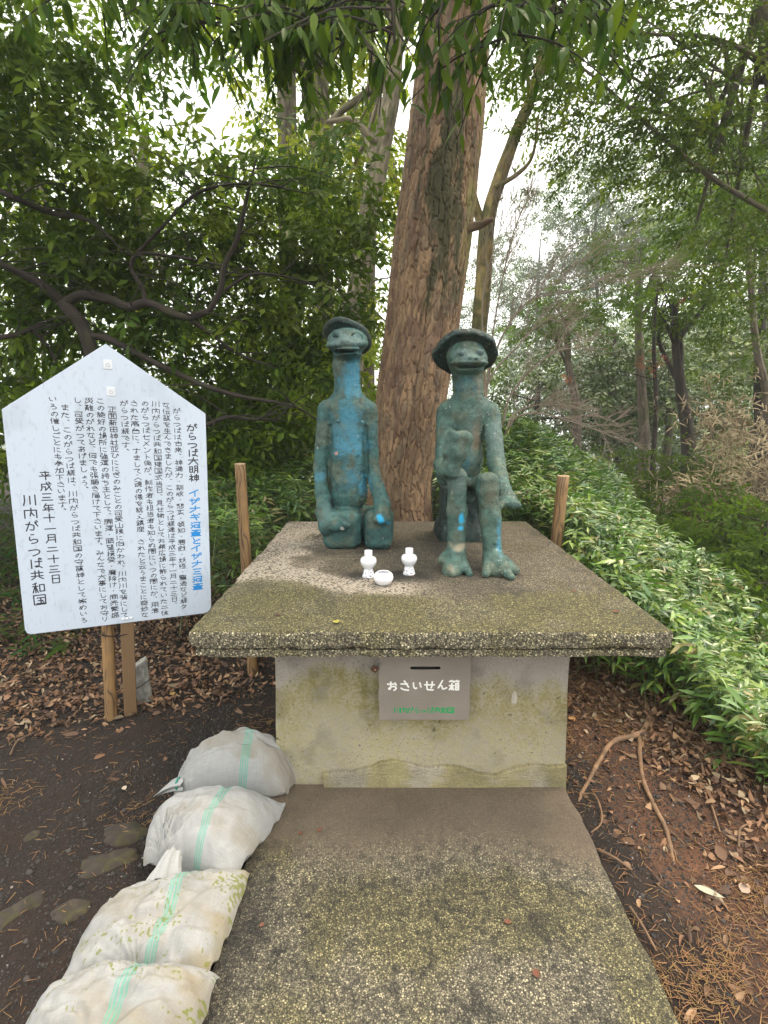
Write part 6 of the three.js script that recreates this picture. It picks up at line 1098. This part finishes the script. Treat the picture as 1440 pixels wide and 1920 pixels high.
// ---- twiggy leafless shrub right of the seated statue ----
function bareShrub(label, foot, stems, seed, spread) {
  const t = thing('bare_shrub', label, 'shrub', foot), R = rng(seed), m = std({ color: lin(0.27, 0.21, 0.165), roughness: 0.85 });
  for (const s of stems) {
    const pts = s.map((p) => P(...p)), parts = [tube([rel(foot, foot), ...pts.map((p) => rel(p, foot))], [0.013, 0.01, 0.006, 0.003], 6, 24, 0.1)], c = new THREE.CatmullRomCurve3(pts.map((p) => new V3(...p)));
    const grow = (f, dir, len, r, lev) => { const e = f.clone().addScaledVector(dir, len), mid = f.clone().lerp(e, 0.5).add(new V3((R() - 0.5) * len * 0.2, len * 0.06, (R() - 0.5) * len * 0.2)); parts.push(tube([f, mid, e].map((p) => rel(p.toArray(), foot)), [r, r * 0.7, r * 0.4], 4, 5, 0, false)); if (lev) for (let k = 0; k < 5; k++) { const b = f.clone().lerp(e, 0.25 + 0.75 * R()), d = dir.clone().add(new V3((R() - 0.5) * 1.5, (R() - 0.45) * 1.1, (R() - 0.5) * 1.5)).normalize(); grow(b, d, len * (0.4 + 0.3 * R()), r * 0.55, lev - 1); } };
    for (let k = 0; k < 15; k++) { const u = 0.15 + 0.85 * R(), f = c.getPoint(u), d = c.getTangent(u).add(new V3((R() - 0.5) * 1.6, (R() - 0.3) * 1.0, (R() - 0.5) * 1.4)).normalize(); grow(f, d, spread * (0.5 + 0.6 * R()), 0.004, 2); }
    mesh('branch', mergeGeometries(parts), m, t);
  }
}
{
  const f = G0(905, -6.2); bareShrub('leafless shrub of fine brown twigs between slender tree and right wood', f, [[[915, 700, -6.2], [935, 560, -6.1], [965, 430, -6.0], [1010, 320, -5.9]], [[920, 690, -6.2], [985, 570, -6.0], [1080, 545, -5.8], [1190, 520, -5.7]], [[920, 690, -6.2], [960, 600, -6.0], [1020, 540, -5.9], [1110, 480, -5.8]], [[915, 720, -6.2], [970, 650, -6], [1030, 600, -5.9], [1100, 640, -5.8]], [[910, 720, -6.2], [905, 560, -6.3], [925, 470, -6.4], [960, 380, -6.5]]], 951, 0.55);
  const f2 = G0(950, -5.2); bareShrub('low leafless twigs arching over the bamboo grass behind the right statue', f2, [[[960, 790, -5.2], [1000, 775, -5.1], [1070, 790, -5.0], [1180, 830, -4.9]], [[955, 790, -5.2], [985, 765, -5.2], [1060, 760, -5.1], [1160, 795, -5.0]], [[950, 760, -5.3], [990, 700, -5.2], [1040, 660, -5.1], [1090, 650, -5.1]]], 961, 0.32);
}

// ---- bamboo grass: blades in fans at the ends of thin stalks ----
const sasaMat = new THREE.MeshPhysicalMaterial({ color: 0xffffff, roughness: 0.6, side: THREE.DoubleSide, transmission: 0.42, clearcoat: 0.7, clearcoatRoughness: 0.12 });
function fan(seed, n, len, wid) { const R = rng(seed), parts = [], m = new THREE.Matrix4(), e = new THREE.Euler(); for (let i = 0; i < n; i++) { const l = leafShape(len * (0.7 + 0.5 * R()), wid * (0.8 + 0.4 * R()), 0.14, 0.22 + 0.25 * R(), 3); l.deleteAttribute('uv'); m.makeRotationFromEuler(e.set(0.35 - 1.1 * R(), (R() - 0.5) * 5.6, (R() - 0.5) * 1.3, 'YXZ')); m.setPosition(0, 0.028 * (i - n + 1), 0); l.applyMatrix4(m); parts.push(l); } const s = new THREE.CylinderGeometry(0.0015, 0.0022, 0.3, 3, 1, true); s.translate(0, -0.16, 0); s.deleteAttribute('uv'); parts.push(s); return mergeGeometries(parts); }
{
  const R = rng(971), L = [], sasaTop = (x, z) => { const front = sstep(-1.6, -3.6, z + (x - 1.2) * 0.25); return (0.34 + 0.62 * front) * (0.85 + 0.3 * fbm2(x * 1.1, z * 1.1, 3, 973)) - 0.36 * sstep(1.3, 2.2, x); };
  const rim = (z) => 2.36 - 0.05 * (-z - 2.2) + (fbm2(z * 1.6, 9, 3, 976) - 0.5) * 0.3, put = (x, z, t) => { const gy = groundY(x, z), h = sasaTop(x, z), y = gy + Math.max(0.05, h * (1 - 0.75 * Math.pow(R(), 2.2))), k = 0.7 + 0.6 * R(), q = R(), c = q < 0.5 ? [0.12, 0.25, 0.02] : q < 0.8 ? [0.22, 0.33, 0.025] : q < 0.94 ? [0.07, 0.17, 0.04] : [0.36, 0.3, 0.1]; L.push({ p: [x, y, z], r: [(R() - 0.5) * 0.9, R() * 6.283, (R() - 0.5) * 0.9], s: 0.48 + 0.46 * R() * R() + 0.1 * R(), c: c.map((v) => v * k * t) }); };
  let n = 0; while (n < 9000) { const z = -1.1 - R() * 7, x = 0.9 + R() * 2.4, edge = 1.12 + 0.34 * sstep(-3.1, -2.4, z) + 0.2 * sstep(-2.4, -1.6, z) + (fbm2(z * 2.4, 3, 3, 975) - 0.5) * 0.3; if (x < edge || (z > -3.95 && x < 1.1) || x > rim(z)) continue; if (z < -3.9 && Math.hypot(x - 0.2, z + 4.25) < 0.5) continue; put(x, z, 1); n++; }
  n = 0; while (n < 2300) { const z = -4.05 - R() * 2.6, x = 0.42 + R() * 1.1; put(x, z, 1); n++; }
  n = 0; while (n < 2600) { const z = -3.35 - R() * 3.2, x = -1.55 + R() * 1.42; if (z > -3.95 && x > -0.82) continue; if (Math.hypot(x - 0.1, z + 4.25) < 0.5) continue; put(x, z, 0.95); n++; }
  tag(copies('bamboo_grass', fan(977, 6, 0.155, 0.033), sasaMat, L), 'glossy bright green bamboo grass around the table, right and back', 'bamboo grass', null, 'stuff');
  // fern-like undergrowth by the left edge
  const U = []; n = 0; while (n < 700) { const z = -3.2 - R() * 3.5, x = -4.6 + R() * 2.6; const gy = groundY(x, z); U.push({ p: [x, gy + 0.08 + 0.3 * R() * sstep(-3, -4.4, z), z], r: [(R() - 0.5) * 0.8, R() * 6.283, (R() - 0.5) * 0.8], s: 0.5 + 0.5 * R(), c: [0.04 + 0.05 * R(), 0.09 + 0.05 * R(), 0.02] }); n++; }
  tag(copies('undergrowth', fan(979, 5, 0.15, 0.035), softLeafMat, U), 'low green undergrowth between the left trees', 'undergrowth', null, 'stuff');
}
// ---- withered bamboo clumps above the gully ----
{
  const shape = fan(981, 7, 0.15, 0.02); [[1370, 800, -6.6, 0.5, 0.45, 'tallest withered tan bamboo clump at the right, under the drooping tree'], [1330, 930, -6.2, 0.42, 0.3, 'withered tan bamboo clump low beside the tip of the bamboo grass'], [1425, 880, -5.8, 0.4, 0.5, 'withered bamboo clump touching the right picture edge'], [1300, 1000, -6.0, 0.35, 0.22, 'smallest withered bamboo clump, half hidden by the bamboo grass']].forEach(([u, v, z, rx, ry, label], k) => {
    const c = P(u, v, z), foot = [c[0], groundY(c[0], z) - 0.05, z], t = thing('withered_bamboo', label, 'withered bamboo', foot), R = rng(990 + k), L = [], st = [];
    for (let i = 0; i < 11; i++) { const e = [c[0] + gauss(R) * rx * 0.5, c[1] + (R() - 0.2) * ry, z + gauss(R) * rx * 0.4]; st.push(tube([[gauss(R) * 0.12, 0, gauss(R) * 0.12], rel([lerp(foot[0], e[0], 0.5), lerp(foot[1], e[1], 0.6), lerp(z, e[2], 0.5)], foot), rel(e, foot)], [0.007, 0.006, 0.003], 5, 8)); }
    mesh('stalks', mergeGeometries(st), std({ color: lin(0.28, 0.22, 0.12), roughness: 0.7 }), t);
    for (let i = 0; i < 120; i++) { const kk = 0.4 + 0.6 * R(); L.push({ p: [c[0] + gauss(R) * rx * 0.55 - foot[0], c[1] + gauss(R) * ry * 0.6 - foot[1], gauss(R) * rx * 0.5], r: [(R() - 0.5) * 1.6 + 0.5, R() * 6.283, (R() - 0.5) * 1.2], s: 0.55 + 0.5 * R(), c: [0.42 * kk, 0.33 * kk, 0.19 * kk] }); }
    copies('leaves', shape, dryLeafMat, L, t);
  });
}

renderer.render(scene, camera);
